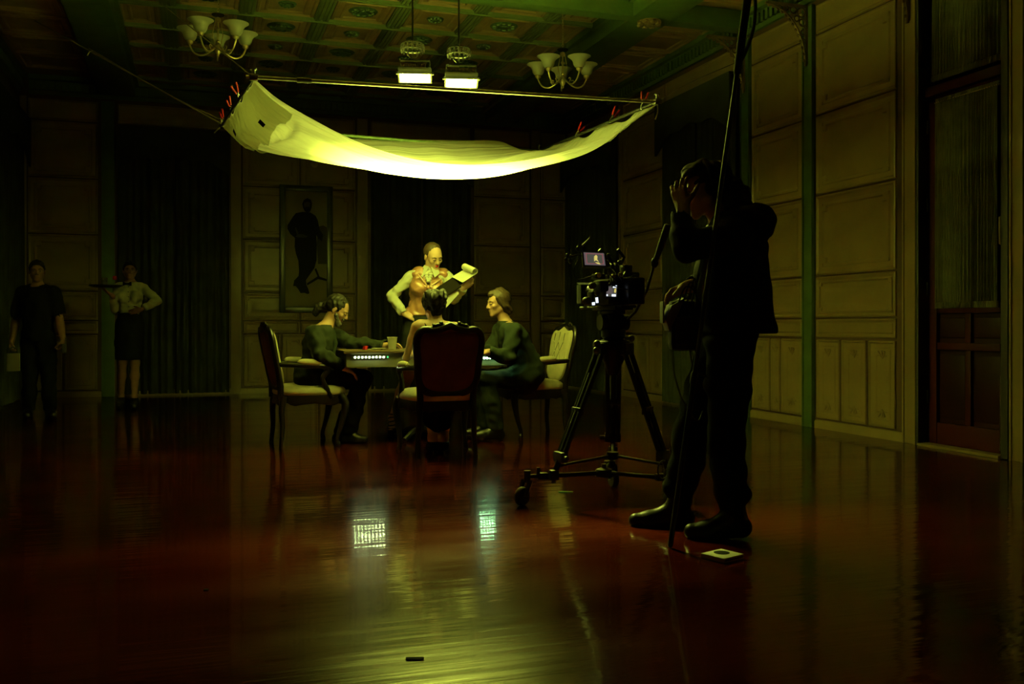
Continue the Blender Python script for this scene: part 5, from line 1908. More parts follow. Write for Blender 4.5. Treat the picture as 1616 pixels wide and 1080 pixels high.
tk = (pb2 - pb0).length / ax_.length
rtube(MB(), [(*bl(0.0), 0.008), (*bl(0.004), 0.012), (*bl(0.012), 0.012)], 3, 10).build('foot_cap', 'blackmatte', bp)
MB().tube([bl(0.01), bl(0.30)], 0.012, 12).build('pole_section', 'blackmetal', bp)
MB().tube([bl(0.30), bl(tk)], 0.0105, 12).build('pole_section', 'polemetal', bp)
MB().lathe([(0.012, -0.03), (0.017, -0.02), (0.017, 0.02), (0.012, 0.03)], 12, c=bl(0.30), R=ax_.to_track_quat('Z', 'Y').to_matrix()).build('twist_lock', 'blackplastic', bp)
rtube(MB(), [(*bl(tk - 0.01), 0.012), (*bl(tk), 0.017), (*bl((tk + 1) / 2), 0.018), (*bl(1.0), 0.018)], 4, 12).build('foam_grip', 'blackmatte', bp)
side_ = Vector(tuple(-LF))
cw = MB()
cw.tube([Vector(q) for q in smooth_path([bl(tk + 0.005), bl(tk + 0.03) + side_ * 0.025, bl(tk + 0.07) + side_ * 0.045, bl(tk + 0.11) + side_ * 0.04, bl(1.0) + side_ * 0.02], 6)], 0.008, 8)
cw.build('cable', 'blackmatte', bp)

# recorder bag hanging at his front
bgp = P(1077, 512, 4.36)
bg = thing('recorder_bag', 'dark equipment bag with a pale flap, slung in front of the standing operator', 'bag', bgp, math.atan2(-RT.y, RT.x) * -1)
b_ = MB().box((0.01, 0.0, -0.005), (0.15, 0.10, 0.235), bev=0.035)
b_.box((0.015, -0.055, -0.03), (0.11, 0.03, 0.13), bev=0.012)
b_.build('bag_body', 'bagcloth', bg, smooth=50)
fl = MB().add([(-0.085, -0.055, 0.02), (-0.06, -0.06, 0.085), (0.0, -0.055, 0.12), (-0.03, -0.058, 0.05), (-0.07, -0.055, -0.03),
               (-0.09, 0.05, 0.02), (-0.065, 0.05, 0.09), (0.0, 0.05, 0.125), (-0.03, 0.05, 0.055), (-0.075, 0.05, -0.03)],
              [(0, 1, 2, 3, 4), (9, 8, 7, 6, 5), (0, 5, 6, 1), (1, 6, 7, 2), (2, 7, 8, 3), (3, 8, 9, 4), (4, 9, 5, 0)])
fl.build('bag_flap', 'flap', bg, smooth=0)
MB().box((-0.094, 0.0, 0.055), (0.008, 0.09, 0.10), bev=0.003).build('flap_edge', 'flap', bg)
stp = MB()
for sy in (-0.045, 0.05):
    q = smooth_path([(0.06, sy, 0.10), (0.085, sy, 0.2), (0.12, sy * 1.3, 0.34), (0.17, sy * 2.2, 0.47)], 4)
    stp.tube([Vector(p) for p in q], 0.014, 6, flat=0.25)
stp.build('strap', 'flap', bg)
rd = random.Random(5)
for k in range(4):
    MB().tube([Vector(p) for p in smooth_path([(-0.03 + k * 0.02, -0.05, 0.09), (0.0 + k * 0.02, -0.085, 0.17 + 0.02 * k), (0.05, -0.06, 0.14), (0.05 + 0.01 * k, -0.05, 0.08)], 5)], 0.004, 6).build('cable', 'blackmatte', bg)
MB().tube([Vector(p) for p in smooth_path([(-0.05, -0.03, -0.10), (-0.05, -0.06, -0.22), (-0.01, -0.07, -0.35), (0.06, -0.04, -0.44), (0.09, -0.02, -0.40)], 6)], 0.004, 6).build('cable', 'blackmatte', bg)
MB().tube([Vector(p) for p in smooth_path([(0.02, -0.04, -0.10), (0.04, -0.07, -0.2), (0.10, -0.06, -0.24)], 6)], 0.004, 6).build('cable', 'blackmatte', bg)
hpn = MB()
MB_hp = [tuple(op.hp(math.cos(t) * 0.102, -0.012, 0.005 + math.sin(t) * 0.128)) for t in [PI * k / 14 for k in range(15)]]
hpn.tube(MB_hp, 0.009, 8)
hph = thing('headphones', 'black headphones on the operator\'s head', 'headphones', tuple(op.root))
hpn.build('headband', 'blackplastic', hph)
for q in (-1, 1):
    R = Vector(tuple(op.hr * q)).to_track_quat('Z', 'Y').to_matrix()
    MB().lathe([(0.03, -0.012), (0.038, 0.0), (0.036, 0.02), (0.02, 0.028), (0.0, 0.028)], 16, c=tuple(op.hp(0.088 * q, -0.012, -0.005)), R=R, cap=False).build('ear_cup', 'blackplastic', hph)

# ============ seated man on the left
J = dict(pelvis=P(488, 597, 7.98), neck=P(513, 517, 8.08), head=P(533, 489, 8.12), shr=P(496, 527, 7.90), shl=P(512, 525, 8.27), elr=P(506, 561, 7.78), wrr=P(541, 580, 7.90), ell=P(562, 545, 8.24), wrl=P(607, 546, 8.18),
         hipr=P(492, 600, 7.92), hipl=P(492, 600, 8.09), knr=P(570, 597, 8.07), knl=P(575, 598, 8.27), anr=P(551, 682, 8.08), anl=P(538, 682, 8.30), toer=P(575, 694, 8.06), toel=P(556, 690, 8.36))
XR = V(1, 0, 0)
ml = Body(P(490, 640, 8.02), J, XR * 0.8 + V(0, -0.28, -0.52), build=1.0, hs=0.98, skin='skin')
ml.hand('r', XR * 0.85 + V(0, -0.1, -0.45), V(0, 0.1, -1), curl=0.35, thumb=0.4)
ml.hand('l', XR * 0.9 + V(0, -0.1, 0.12), V(0.15, -0.3, -0.9), curl=0.45, thumb=0.3, spread=0.3)
ml.make('seated man with ponytail and beard, head bowed, one arm stretched across the table', lids=True)
ml.hair('hair', extra=[el(ml.hp(0, -0.115, -0.035), (0.035, 0.04, 0.035), ml.hax, 0.02), el(ml.hp(0.0, -0.15, -0.07), (0.033, 0.036, 0.05), ml.hax, 0.02), el(ml.hp(0, -0.15, -0.115), (0.025, 0.03, 0.04), ml.hax, 0.02)])
ml.wear('beard', [rc(ml.hp(-0.05, 0.02, -0.045), ml.hp(-0.015, 0.066, -0.10), 0.02, 0.022), rc(ml.hp(0.05, 0.02, -0.045), ml.hp(0.015, 0.066, -0.10), 0.02, 0.022), rc(ml.hp(-0.016, 0.07, -0.102), ml.hp(0.016, 0.07, -0.102), 0.022, 0.022),
                  rc(ml.hp(-0.02, 0.086, -0.047), ml.hp(0.02, 0.086, -0.047), 0.007, 0.007)], 'beard', 0.004, 0.005, folds=(0.002, 300, 2))
sj = ml.parts('torso', 'ual', 'uar', 'lal', 'lar') + [rc(ml.J['hipr'] + V(-0.02, 0, 0.02), ml.J['hipr'] + V(0.12, 0, 0.03), 0.10, 0.085, 0.04), rc(ml.J['hipl'] + V(-0.02, 0, 0.02), ml.J['hipl'] + V(0.12, 0, 0.03), 0.10, 0.085, 0.04)]


def cuffs(b, g=1.0, at=0.93):
    out = []
    for q in 'lr':
        e, w_ = b.J['el' + q], b.J['wr' + q]
        d = nrm(w_ - e)
        out.append(rc(e + (w_ - e) * at + d * 0.06, w_ + d * 0.3, 0.062, 0.09))
    return out


jl = ml.wear('jacket', sj, 'suit', 0.020, 0.009, subs=cuffs(ml) + [rc(ml.J['neck'] + ml.fw * 0.11 + ml.up * 0.03, ml.J['neck'] + ml.fw * 0.16 - ml.up * 0.22, 0.06, 0.02)], clips=[((0, 0, 1), ml.J['neck'][2] + 0.02)], folds=(0.007, 62, 3))
ml.wear('shirt', [ml.R['torso'][2], rc(ml.J['neck'] - ml.up * .05, ml.J['neck'] + ml.up * 0.02, 0.062, 0.056)], 'blackcloth', 0.008, 0.009, clips=[((0, 0, 1), ml.J['neck'][2] + 0.025)])
MB().tube([tuple(ml.J['neck'] + ml.fw * 0.088 - ml.up * 0.02 - ml.rt * 0.05), tuple(ml.chest + ml.fw * 0.135 + ml.up * 0.03 - ml.rt * 0.02), tuple(ml.chest + ml.fw * 0.138 - ml.up * 0.1)], [0.012, 0.018, 0.01], 6, flat=0.3).build('lapel', 'suit2', jl)
MB().tube([tuple(ml.J['neck'] + ml.fw * 0.088 - ml.up * 0.02 + ml.rt * 0.05), tuple(ml.chest + ml.fw * 0.135 + ml.up * 0.03 + ml.rt * 0.03), tuple(ml.chest + ml.fw * 0.138 - ml.up * 0.1 + ml.rt * 0.01)], [0.012, 0.018, 0.01], 6, flat=0.3).build('lapel', 'suit2', jl)


def trousers(b, m='trouser', top=0.1, e=0.014, seed=4, hem=0.07):
    pr = b.parts('ull', 'ulr', 'lll', 'llr') + b.R['torso'][:1]
    cl = []
    for q in 'lr':
        a, k = b.J['an' + q], b.J['kn' + q]
        pr += [rc(a * 0.95 + k * 0.05, a * .5 + k * .5, 0.050, 0.060, 0.03)]
    zmin = min(b.J['anl'][2], b.J['anr'][2]) - 0.02
    return b.wear('trousers', pr, m, e, 0.009, clips=[((0, 0, 1), b.J['pelvis'][2] + top), ((0, 0, -1), -zmin)], folds=(0.005, 50, seed))


trousers(ml)
ml.shoes()

# ============ seated man on the right
J = dict(pelvis=P(836, 595, 8.42), neck=P(797, 512, 8.33), head=P(786, 479, 8.33), shl=P(812, 524, 8.16), shr=P(790, 522, 8.52), ell=P(802, 566, 8.10), wrl=P(771, 556, 8.02), elr=P(772, 560, 8.48), wrr=P(757, 551, 8.26),
         hipl=P(832, 598, 8.32), hipr=P(830, 598, 8.50), knl=P(768, 598, 8.14), knr=P(760, 596, 8.32), anl=P(783, 676, 8.16), anr=P(765, 672, 8.30), toel=P(750, 688, 8.10), toer=P(735, 684, 8.26))
mr = Body(P(840, 640, 8.4), J, V(-1, -0.1, -0.10), build=0.97, hs=0.98, skin='skin')
mr.hand('l', V(-0.9, -0.1, -0.1), V(0, 0.3, -1), curl=0.4, thumb=0.4)
mr.hand('r', V(-0.9, -0.2, -0.1), V(0, 0, -1), curl=0.4, thumb=0.4)
mr.make('seated man with ear-length brown hair and green-grey suit, in profile facing left', lids=True)
mr.hair('hairb', extra=[el(mr.hp(0, -0.05, -0.035), (0.086, 0.06, 0.075), mr.hax, 0.02), el(mr.hp(0.0, -0.085, -0.07), (0.072, 0.045, 0.05), mr.hax, 0.02), rc(mr.hp(-0.075, 0.03, 0.05), mr.hp(-0.084, -0.02, -0.035), 0.014, 0.018, 0.02),
                       rc(mr.hp(0.075, 0.03, 0.05), mr.hp(0.084, -0.02, -0.035), 0.014, 0.018, 0.02), rc(mr.hp(0, 0.06, 0.085), mr.hp(0, -0.04, 0.115), 0.03, 0.03, 0.03)], folds=(0.0012, 220, 5))
sj = mr.parts('torso', 'ual', 'uar', 'lal', 'lar') + [rc(mr.J['hipl'] + V(0.0, 0, 0.03), mr.J['hipl'] + V(-0.14, -0.03, 0.02), 0.088, 0.08, 0.04), rc(mr.J['hipr'] + V(0.0, 0, 0.03), mr.J['hipr'] + V(-0.12, 0, 0.03), 0.088, 0.08, 0.04),
                                                      rc(mr.J['pelvis'] + V(0.02, 0, 0.05), mr.chest + V(0.02, 0, 0), 0.10, 0.10, 0.04)]
jr = mr.wear('jacket', sj, 'suit2', 0.019, 0.009, subs=cuffs(mr) + [rc(mr.J['neck'] + mr.fw * 0.11 + mr.up * 0.03, mr.J['neck'] + mr.fw * 0.16 - mr.up * 0.2, 0.055, 0.02)], clips=[((0, 0, 1), mr.J['neck'][2] + 0.015)], folds=(0.006, 60, 8))
mr.wear('shirt', [mr.R['torso'][2], rc(mr.J['neck'] - mr.up * .05, mr.J['neck'] + mr.up * 0.02, 0.062, 0.056)], 'suit', 0.008, 0.009, clips=[((0, 0, 1), mr.J['neck'][2] + 0.03)])
for q in (-1, 1):
    MB().tube([tuple(mr.J['neck'] + mr.fw * 0.088 - mr.up * 0.02 + mr.rt * 0.05 * q), tuple(mr.chest + mr.fw * 0.135 + mr.up * 0.03 + mr.rt * 0.025 * q), tuple(mr.chest + mr.fw * 0.138 - mr.up * 0.1)], [0.012, 0.018, 0.01], 6, flat=0.3).build('lapel', 'suit', jr)
trousers(mr, 'suit', seed=9)
mr.shoes()

# ============ seated woman, back to us
J = dict(pelvis=P(703, 606, 7.30), neck=P(690, 515, 7.40), head=P(684, 482, 7.46), shl=P(656, 515, 7.42), shr=P(727, 518, 7.38), ell=P(641, 566, 7.50), wrl=P(655, 553, 7.70), elr=P(747, 575, 7.46), wrr=P(728, 553, 7.68),
         hipl=P(690, 608, 7.32), hipr=P(718, 608, 7.30), knl=P(672, 602, 7.74), knr=P(716, 602, 7.74), anl=P(683, 692, 7.42), anr=P(700, 692, 7.42), toel=P(680, 700, 7.56), toer=P(697, 700, 7.56))
for k in ('toel', 'toer'):
    J[k].z = 0.035
for k in ('anl', 'anr'):
    J[k].z = 0.12
ws = Body(P(703, 640, 7.30), J, V(-0.08, 1, -0.08), build=0.92, female=True, hs=0.97, skin='skin_f')
ws.hand('l', V(0.3, 0.95, -0.12), V(0, 0, -1), curl=0.3, size=0.9)
ws.hand('r', V(-0.2, 0.95, -0.12), V(0, 0, -1), curl=0.3, size=0.9)
ws.make('seated woman seen from behind with dark curly pinned-up hair and a bare shoulder')
ws.hair('hair', extra=[el(ws.hp(0, -0.09, 0.02), (0.075, 0.055, 0.075), ws.hax, 0.02), el(ws.hp(0.02, -0.12, 0.06), (0.055, 0.045, 0.05), ws.hax, 0.02), el(ws.hp(-0.03, -0.12, 0.045), (0.055, 0.05, 0.055), ws.hax, 0.02),
                       el(ws.hp(0.05, -0.07, 0.08), (0.045, 0.05, 0.04), ws.hax, 0.02), el(ws.hp(-0.055, -0.06, 0.08), (0.04, 0.05, 0.04), ws.hax, 0.02), el(ws.hp(0.0, -0.085, -0.055), (0.05, 0.03, 0.04), ws.hax, 0.02),
                       el(ws.hp(0.06, -0.02, 0.02), (0.035, 0.06, 0.06), ws.hax, 0.02), el(ws.hp(-0.06, -0.02, 0.02), (0.035, 0.06, 0.06), ws.hax, 0.02)], folds=(0.008, 110, 6))
dr_ = ws.R['torso'][:3] + ws.R['torso'][6:] + ws.parts('ull', 'ulr') + [rc(ws.J['knl'] * .5 + ws.J['knr'] * .5, ws.J['anl'] * .5 + ws.J['anr'] * .5 + V(0, 0, 0.16), 0.13, 0.11, 0.05)]
do = ws.wear('dress', dr_, 'blackcloth', 0.010, 0.009, clips=[((0, 0, 1), ws.J['shl'][2] - 0.03)], folds=(0.005, 45, 2))
for q, (a, b) in enumerate((('shr', 1), ('shl', 1))):
    MB().tube([tuple(ws.J[a] * .62 + ws.J['neck'] * .38 - ws.fw * 0.03 + ws.up * 0.035), tuple(ws.chest * .8 + ws.J[a] * .2 - ws.fw * 0.105 + ws.up * 0.03)], 0.009, 6, flat=0.35).build('strap', 'cream' if q == 0 else 'blackcloth', do)
for q in 'lr':
    a, toe = ws.J['an' + q], ws.J['toe' + q]
    hd = nrm(np.array([a[0] - toe[0], a[1] - toe[1], 0]))
    sh = link('shoe', field_mesh('shoe', grow(ws.R['ft' + q], 0.006), 0.006, 'leather', (), [((0, 0, 1), a[2] - 0.03), ((0, 0, -1), 0.0)]), ws.o)
    MB().tube([tuple(a + hd * 0.035 + V(0, 0, -0.06)), tuple(np.array([a[0], a[1], 0]) + hd * 0.045)], [0.011, 0.007], 8).build('heel', 'chrome', sh)

# ============ standing woman reading
J = dict(pelvis=P(664, 506, 8.72), neck=P(678, 428, 8.70), head=P(684, 405, 8.66), shr=P(652, 434, 8.68), shl=P(707, 437, 8.74), elr=P(618, 468, 8.66), wrr=P(637, 495, 8.60), ell=P(716, 472, 8.66), wrl=P(730, 455, 8.50),
         hipr=P(655, 516, 8.70), hipl=P(676, 516, 8.74), knr=P(642, 596, 8.66), knl=P(672, 596, 8.74), anr=P(620, 664, 8.68), anl=P(672, 662, 8.78), toer=P(617, 682, 8.55), toel=P(664, 680, 8.62))
J['toer'].z = J['toel'].z = 0.035
J['anr'].z = J['anl'].z = 0.15
wf = nrm(-A3(FW) * 0.75 + A3(RT) * 0.5 + V(0, 0, -0.42))
wm = Body(P(664, 690, 8.72), J, wf, headup=nrm(V(0, 0, 1) + A3(RT) * -0.12), build=0.95, female=True, hs=0.98, skin='skin_f')
CR, CT = A3(RT), -A3(FW)      # picture right, towards us
wm.hand('r', CR * 0.85 + V(0, 0, -0.35), CT * -0.6 + V(0, 0, -0.5), curl=0.35, thumb=0.1, size=0.92)
wm.hand('l', CR * 0.5 + V(0, 0, 0.45) + CT * 0.2, -CT * 0.6 + CR * -0.35, curl=0.55, thumb=0.6, size=0.92)
wm.make('standing woman in copper satin vest and white shirt, hand on hip, reading papers', lids=True)
wm.lips()
wm.hair('hairb', extra=[rc(wm.hp(0, -0.10, 0.0), wm.hp(-0.0, -0.12, -0.08), 0.03, 0.022, 0.02), rc(wm.hp(0, -0.12, -0.08), wm.hp(0.0, -0.115, -0.15), 0.022, 0.012, 0.02)], e=0.008, folds=(0.0015, 260, 1))
sh_ = wm.parts('torso', 'uar', 'lar', 'ual', 'lal')
for q in 'lr':
    e, w_ = wm.J['el' + q], wm.J['wr' + q]
    sh_ += [rc(e, e * .3 + w_ * .7, 0.035, 0.034, 0.012), rc(wm.J['sh' + q], e, 0.040, 0.035, 0.012), rc(e * .18 + w_ * .82, e * .08 + w_ * .92, 0.036, 0.036, 0.01)]
so = wm.wear('shirt', sh_, 'shirt', 0.010, 0.0075, subs=cuffs(wm, at=0.95), clips=[((0, 0, 1), wm.J['neck'][2] + 0.005), ((0, 0, -1), -(wm.J['pelvis'][2] - 0.06))], folds=(0.005, 70, 4))
nk = wm.J['neck']
cl_ = MB()
hc_ = wm.hp(0, -0.02, -0.06)
cax = nrm(hc_ - nk)
rings = []
for f_, r_ in ((-0.015, 0.074), (0.01, 0.070), (0.035, 0.066), (0.06, 0.064), (0.06, 0.059), (0.02, 0.062)):
    rings.append([tuple(nk + cax * f_ + CR * r_ * math.cos(t) + CT * r_ * math.sin(t) + V(0, 0, -0.018 * max(0, math.sin(t)))) for t in [2 * PI * k / 20 for k in range(20)]])
cl_.loops(rings, False, False)
for sx in (-1, 1):
    a = nk + cax * 0.055 + CR * 0.060 * sx + CT * 0.02
    b = nk + cax * 0.035 + CR * 0.012 * sx + CT * 0.074
    c = nk + CR * 0.055 * sx + CT * 0.105 + V(0, 0, -0.062)
    d = nk + CR * 0.096 * sx + CT * 0.055 + V(0, 0, -0.022)
    vs = [tuple(p) for p in (a, b, c, d)] + [tuple(p + CT * 0.010 + V(0, 0, -0.004)) for p in (a, b, c, d)]
    cl_.add(vs, [(0, 1, 2, 3), (7, 6, 5, 4), (0, 4, 5, 1), (1, 5, 6, 2), (2, 6, 7, 3), (3, 7, 4, 0)])
cl_.build('collar', 'shirt', so, smooth=30)
jb = MB()
for k in range(4):
    for sx in (-1, 1):
        jb.ell(tuple(nk + CT * (0.100 + 0.011 * k) + CR * sx * (0.022 - 0.005 * k) + V(0, 0, -0.035 - 0.022 * k)), (0.024 - 0.003 * k, 0.014, 0.016), 7, 5)
jb.build('jabot', 'shirt', so)
vp = grow(wm.R['torso'][:3], 0.008) + grow(wm.R['torso'][6:], 0.006) + [rc(wm.J['shr'] * .72 + nk * .28, wm.J['shl'] * .72 + nk * .28, 0.052, 0.052, 0.03)]
vsub = [rc(nk + CT * 0.13 + V(0, 0, 0.06), nk + CT * 0.14 + V(0, 0, -0.11), 0.085, 0.02), rc(nk + V(0, 0, 0.02), nk + V(0, 0, 0.2), 0.075, 0.1)]
vo = wm.wear('vest', vp, 'satin', 0.014, 0.0075, subs=vsub, clips=[((0, 0, -1), -(wm.J['pelvis'][2] + 0.045))], folds=(0.004, 60, 12))
tw_ = MB()
kc = wm.chest + wm.fw * 0.135 + V(0, 0, 0.0)
for k, (dx, dz) in enumerate(((-0.11, 0.10), (-0.12, 0.03), (-0.10, -0.07), (0.11, 0.10), (0.12, 0.04), (0.09, -0.06), (-0.05, -0.11), (0.04, -0.11))):
    p = wm.chest + wm.rt * -dx * 1.0 + wm.up * dz + wm.fw * (0.105 if abs(dx) > .08 else 0.115)
    tw_.tube([tuple(kc), tuple((kc + p) / 2 + wm.fw * 0.014), tuple(p)], [0.012, 0.010, 0.004], 7)
tw_.ell(tuple(kc + wm.fw * 0.006), (0.022, 0.02, 0.026), 8, 6)
tw_.build('gathered_knot', 'satin', vo)
sk = wm.R['torso'][:1] + [rc(wm.J['hipr'] * .5 + wm.J['hipl'] * .5, wm.J['knr'] * .5 + wm.J['knl'] * .5 + V(0, 0, 0.12), 0.125, 0.12, 0.04), rc(wm.J['hipr'], wm.J['hipr'] * .3 + wm.J['knr'] * .7, 0.10, 0.085, 0.03)]
wm.wear('skirt', sk, 'blackcloth', 0.014, 0.009, clips=[((0, 0, 1), wm.J['pelvis'][2] + 0.055), ((0, 0, -1), -(wm.J['knr'][2] + 0.10))], folds=(0.004, 40, 3))
for q in 'lr':
    a, toe = wm.J['an' + q], wm.J['toe' + q]
    hd = nrm(np.array([a[0] - toe[0], a[1] - toe[1], 0]))
    s0 = link('shoe', field_mesh('shoe', grow(wm.R['ft' + q], 0.005), 0.006, 'leather', (), [((0, 0, 1), 0.055), ((0, 0, -1), 0.0)]), wm.o)
    for k in range(5):
        z = 0.07 + 0.027 * k
        c = a * (z / a[2]) + toe * (1 - z / a[2]) if z < a[2] else a + (wm.J['kn' + q] - a) * ((z - a[2]) / (wm.J['kn' + q][2] - a[2]))
        MB().tube([(c[0] + 0.047 * math.cos(t), c[1] + 0.047 * math.sin(t), z + 0.01 * math.sin(t + k)) for t in [2 * PI * i / 14 for i in range(14)]], 0.006, 6, closed=True).build('ankle_strap', 'leather', s0)
    MB().tube([tuple(a + hd * 0.035 + V(0, 0, -0.06)), tuple(np.array([a[0], a[1], 0]) + hd * 0.05)], [0.014, 0.007], 8).build('heel', 'leather', s0)

# what she reads: a dark folder, a pad with its top sheet rolled over, loose sheets below
fdc = P(714, 452, 8.42)
fd = thing('papers_folder', 'dark folder with white sheets curling over its top, held by the standing woman', 'papers', fdc)


def fl_(u, v, d):
    return P(u, v, d) - fdc


def sheet(name, quad, m, n=8, th=0.003, bend=None):
    """thin sheet through four corners a,b,c,d (a-b and d-c run along), optional end curl"""
    a, b, c, d = [Vector(q) for q in quad]
    nn = (b - a).cross(d - a).normalized()
    rows = []
    for i in range(n + 1):
        t = i / n
        rows.append([a.lerp(b, t), d.lerp(c, t)])
    if bend:
        rows += bend(rows, nn)
    mb = MB()
    mb.grid([[tuple(p) for p in r] for r in rows])
    mb.grid([[tuple(p + nn * th) for p in r] for r in rows][::-1])
    for k in (0, 1):
        mb.grid([[tuple(r[k]) for r in rows], [tuple(r[k] + nn * th) for r in rows]])
    mb.grid([[tuple(p) for p in rows[0]], [tuple(p + nn * th) for p in rows[0]]])
    mb.grid([[tuple(p) for p in rows[-1]], [tuple(p + nn * th) for p in rows[-1]]])
    return mb


def roll(rows, nn):
    d = (rows[-1][0] - rows[-2][0]).normalized()
    out = []
    p = [rows[-1][0].copy(), rows[-1][1].copy()]
    for k in range(1, 13):
        q = k * 0.42
        st = (d * math.cos(q) + nn * math.sin(q)) * 0.0125
        p = [p[0] + st, p[1] + st]
        out.append([p[0].copy(), p[1].copy()])
    return out


sheet('folder_cover', [fl_(688, 455, 8.48), fl_(714, 438, 8.52), fl_(728, 452, 8.40), fl_(706, 466, 8.34)], 'tape', th=0.008).build('folder_cover', 'folder', fd)
sheet('sheet', [fl_(713, 437, 8.50), fl_(735, 424, 8.54), fl_(752, 432, 8.44), fl_(730, 446, 8.40)], 'white', bend=lambda r, n: roll(r, -n if n.z < 0 else n)).build('pad_sheet', 'white', fd, smooth=60)
sheet('sheet', [fl_(706, 466, 8.36), fl_(722, 456, 8.42), fl_(724, 464, 8.40), fl_(704, 486, 8.34)], 'white').build('lower_sheet', 'white', fd)

# ============ waitress with tray, far left
J = dict(pelvis=P(205, 508, 11.55), neck=P(206, 447, 11.55), head=P(205, 427, 11.52), shr=P(186, 454, 11.52), shl=P(225, 454, 11.58), elr=P(181, 488, 11.50), wrr=P(178, 467, 11.36), ell=P(249, 475, 11.58), wrl=P(222, 489, 11.42),
         hipr=P(196, 516, 11.55), hipl=P(214, 516, 11.55), knr=P(193, 573, 11.50), knl=P(213, 573, 11.55), anr=P(191, 622, 11.62), anl=P(212, 624, 11.52), toer=P(188, 636, 11.45), toel=P(211, 640, 11.36))
J['toer'].z = J['toel'].z = 0.03
J['anr'].z = J['anl'].z = 0.13
wt = Body(P(205, 640, 11.55), J, nrm(-A3(FW) + A3(RT) * 0.42), build=0.92, female=True, hs=0.97, skin='skin_shaded')
wt.hand('r', V(0, 0, 0.45) + CR * -0.5 + CT * 0.4, V(0, 0, 1), curl=0.12, size=0.95, thumb=0.0, spread=0.4)
wt.hand('l', CR * -0.9 + V(0, 0, -0.2), -CT, curl=0.15, size=0.95)
wt.make('waitress in white shirt, black bow tie and black skirt, holding up a tray')
wt.hair('hair', e=0.008, line=0.014)
sh_ = wt.parts('torso', 'uar', 'lar', 'ual', 'lal')
for q in 'lr':
    e, w_ = wt.J['el' + q], wt.J['wr' + q]
    sh_ += [rc(e, e * .3 + w_ * .7, 0.037, 0.036, 0.012), rc(wt.J['sh' + q], e, 0.042, 0.038, 0.012)]
so = wt.wear('shirt', sh_, 'shirt_shaded', 0.011, 0.009, subs=cuffs(wt, at=0.8), clips=[((0, 0, 1), wt.J['neck'][2] + 0.01), ((0, 0, -1), -(wt.J['pelvis'][2] + 0.03))], folds=(0.005, 70, 14))
nk = wt.J['neck']
cl_ = MB()
for sx in (-1, 1):
    a, b, c, d = nk + CR * 0.055 * sx + V(0, 0, 0.03), nk + CR * 0.008 * sx + CT * 0.075 + V(0, 0, 0.0), nk + CR * 0.05 * sx + CT * 0.085 + V(0, 0, -0.035), nk + CR * 0.08 * sx + CT * 0.02 + V(0, 0, 0.0)
    vs = [tuple(p) for p in (a, b, c, d)] + [tuple(p + CT * 0.008) for p in (a, b, c, d)]
    cl_.add(vs, [(0, 1, 2, 3), (7, 6, 5, 4), (0, 4, 5, 1), (1, 5, 6, 2), (2, 6, 7, 3), (3, 7, 4, 0)])
cl_.build('collar', 'shirt_shaded', so, smooth=0)
bt_ = MB()
kc = nk + CT * 0.095 + V(0, 0, -0.012)
for sx in (-1, 1):
    pts = [kc + CR * 0.006 * sx + V(0, 0, 0.008), kc + CR * 0.05 * sx + V(0, 0, 0.024), kc + CR * 0.052 * sx + V(0, 0, -0.024), kc + CR * 0.006 * sx + V(0, 0, -0.008)]
    bt_.add([tuple(p) for p in pts] + [tuple(p + CT * 0.014) for p in pts], [(0, 1, 2, 3), (7, 6, 5, 4), (0, 4, 5, 1), (1, 5, 6, 2), (2, 6, 7, 3), (3, 7, 4, 0)])
bt_.ell(tuple(kc + CT * 0.008), (0.011, 0.011, 0.013), 8, 6)
bt_.build('bow_tie', 'blackcloth', wt.o, smooth=0)
pk = MB()
for k in range(5):
    pk.ell(tuple(wt.chest + wt.fw * 0.14 + V(0, 0, 0.1 - 0.06 * k) + wt.fw * -0.012 * abs(k - 1)), (0.006, 0.006, 0.006), 6, 5)
pk.build('shirt_button', 'blackplastic', so)
sk = wt.R['torso'][:2] + wt.parts('ull', 'ulr') + [rc(wt.J['hipr'] * .5 + wt.J['hipl'] * .5, wt.J['knr'] * .5 + wt.J['knl'] * .5 + V(0, 0, 0.05), 0.125, 0.13, 0.04)]
wt.wear('skirt', sk, 'blackcloth', 0.018, 0.009, clips=[((0, 0, 1), wt.J['pelvis'][2] + 0.11), ((0, 0, -1), -(wt.J['knr'][2] + 0.04))], folds=(0.003, 40, 3))
for q in 'lr':
    a, toe = wt.J['an' + q], wt.J['toe' + q]
    hd = nrm(np.array([a[0] - toe[0], a[1] - toe[1], 0]))
    s0 = link('shoe', field_mesh('shoe', grow(wt.R['ft' + q], 0.005), 0.006, 'leather', (), [((0, 0, 1), 0.12), ((0, 0, -1), 0.0)]), wt.o)
    MB().tube([tuple(a + hd * 0.035 + V(0, 0, -0.06)), tuple(np.array([a[0], a[1], 0]) + hd * 0.05)], [0.014, 0.007], 8).build('heel', 'leather', s0)

tp = P(167, 452.5, 11.28)
ty = thing('serving_tray', 'round dark serving tray held up by the waitress', 'tray', tp)
MB().lathe([(0.0, -0.008), (0.15, -0.008), (0.185, 0.006), (0.19, 0.016), (0.183, 0.014), (0.15, 0.0), (0.0, 0.0)], 28, cap=False).build('tray_plate', 'blackplastic', ty)
MB().tube([(0.187 * math.cos(2 * PI * k / 28), 0.187 * math.sin(2 * PI * k / 28), 0.015) for k in range(28)], 0.004, 6, closed=True).build('tray_rim', 'blackmetal', ty)
gp = Vector((tp.x, tp.y, tp.z))
gl = thing('drinking_glass', 'small clear drinking glass on the waitress\'s tray', 'glass', (gp.x - 0.01, gp.y - 0.02, gp.z + 0.0005))
MB().lathe([(0.0, 0.001), (0.026, 0.001), (0.034, 0.105), (0.031, 0.105), (0.024, 0.008), (0.0, 0.008)], 18, cap=False).build('glass_body', 'crystal', gl)
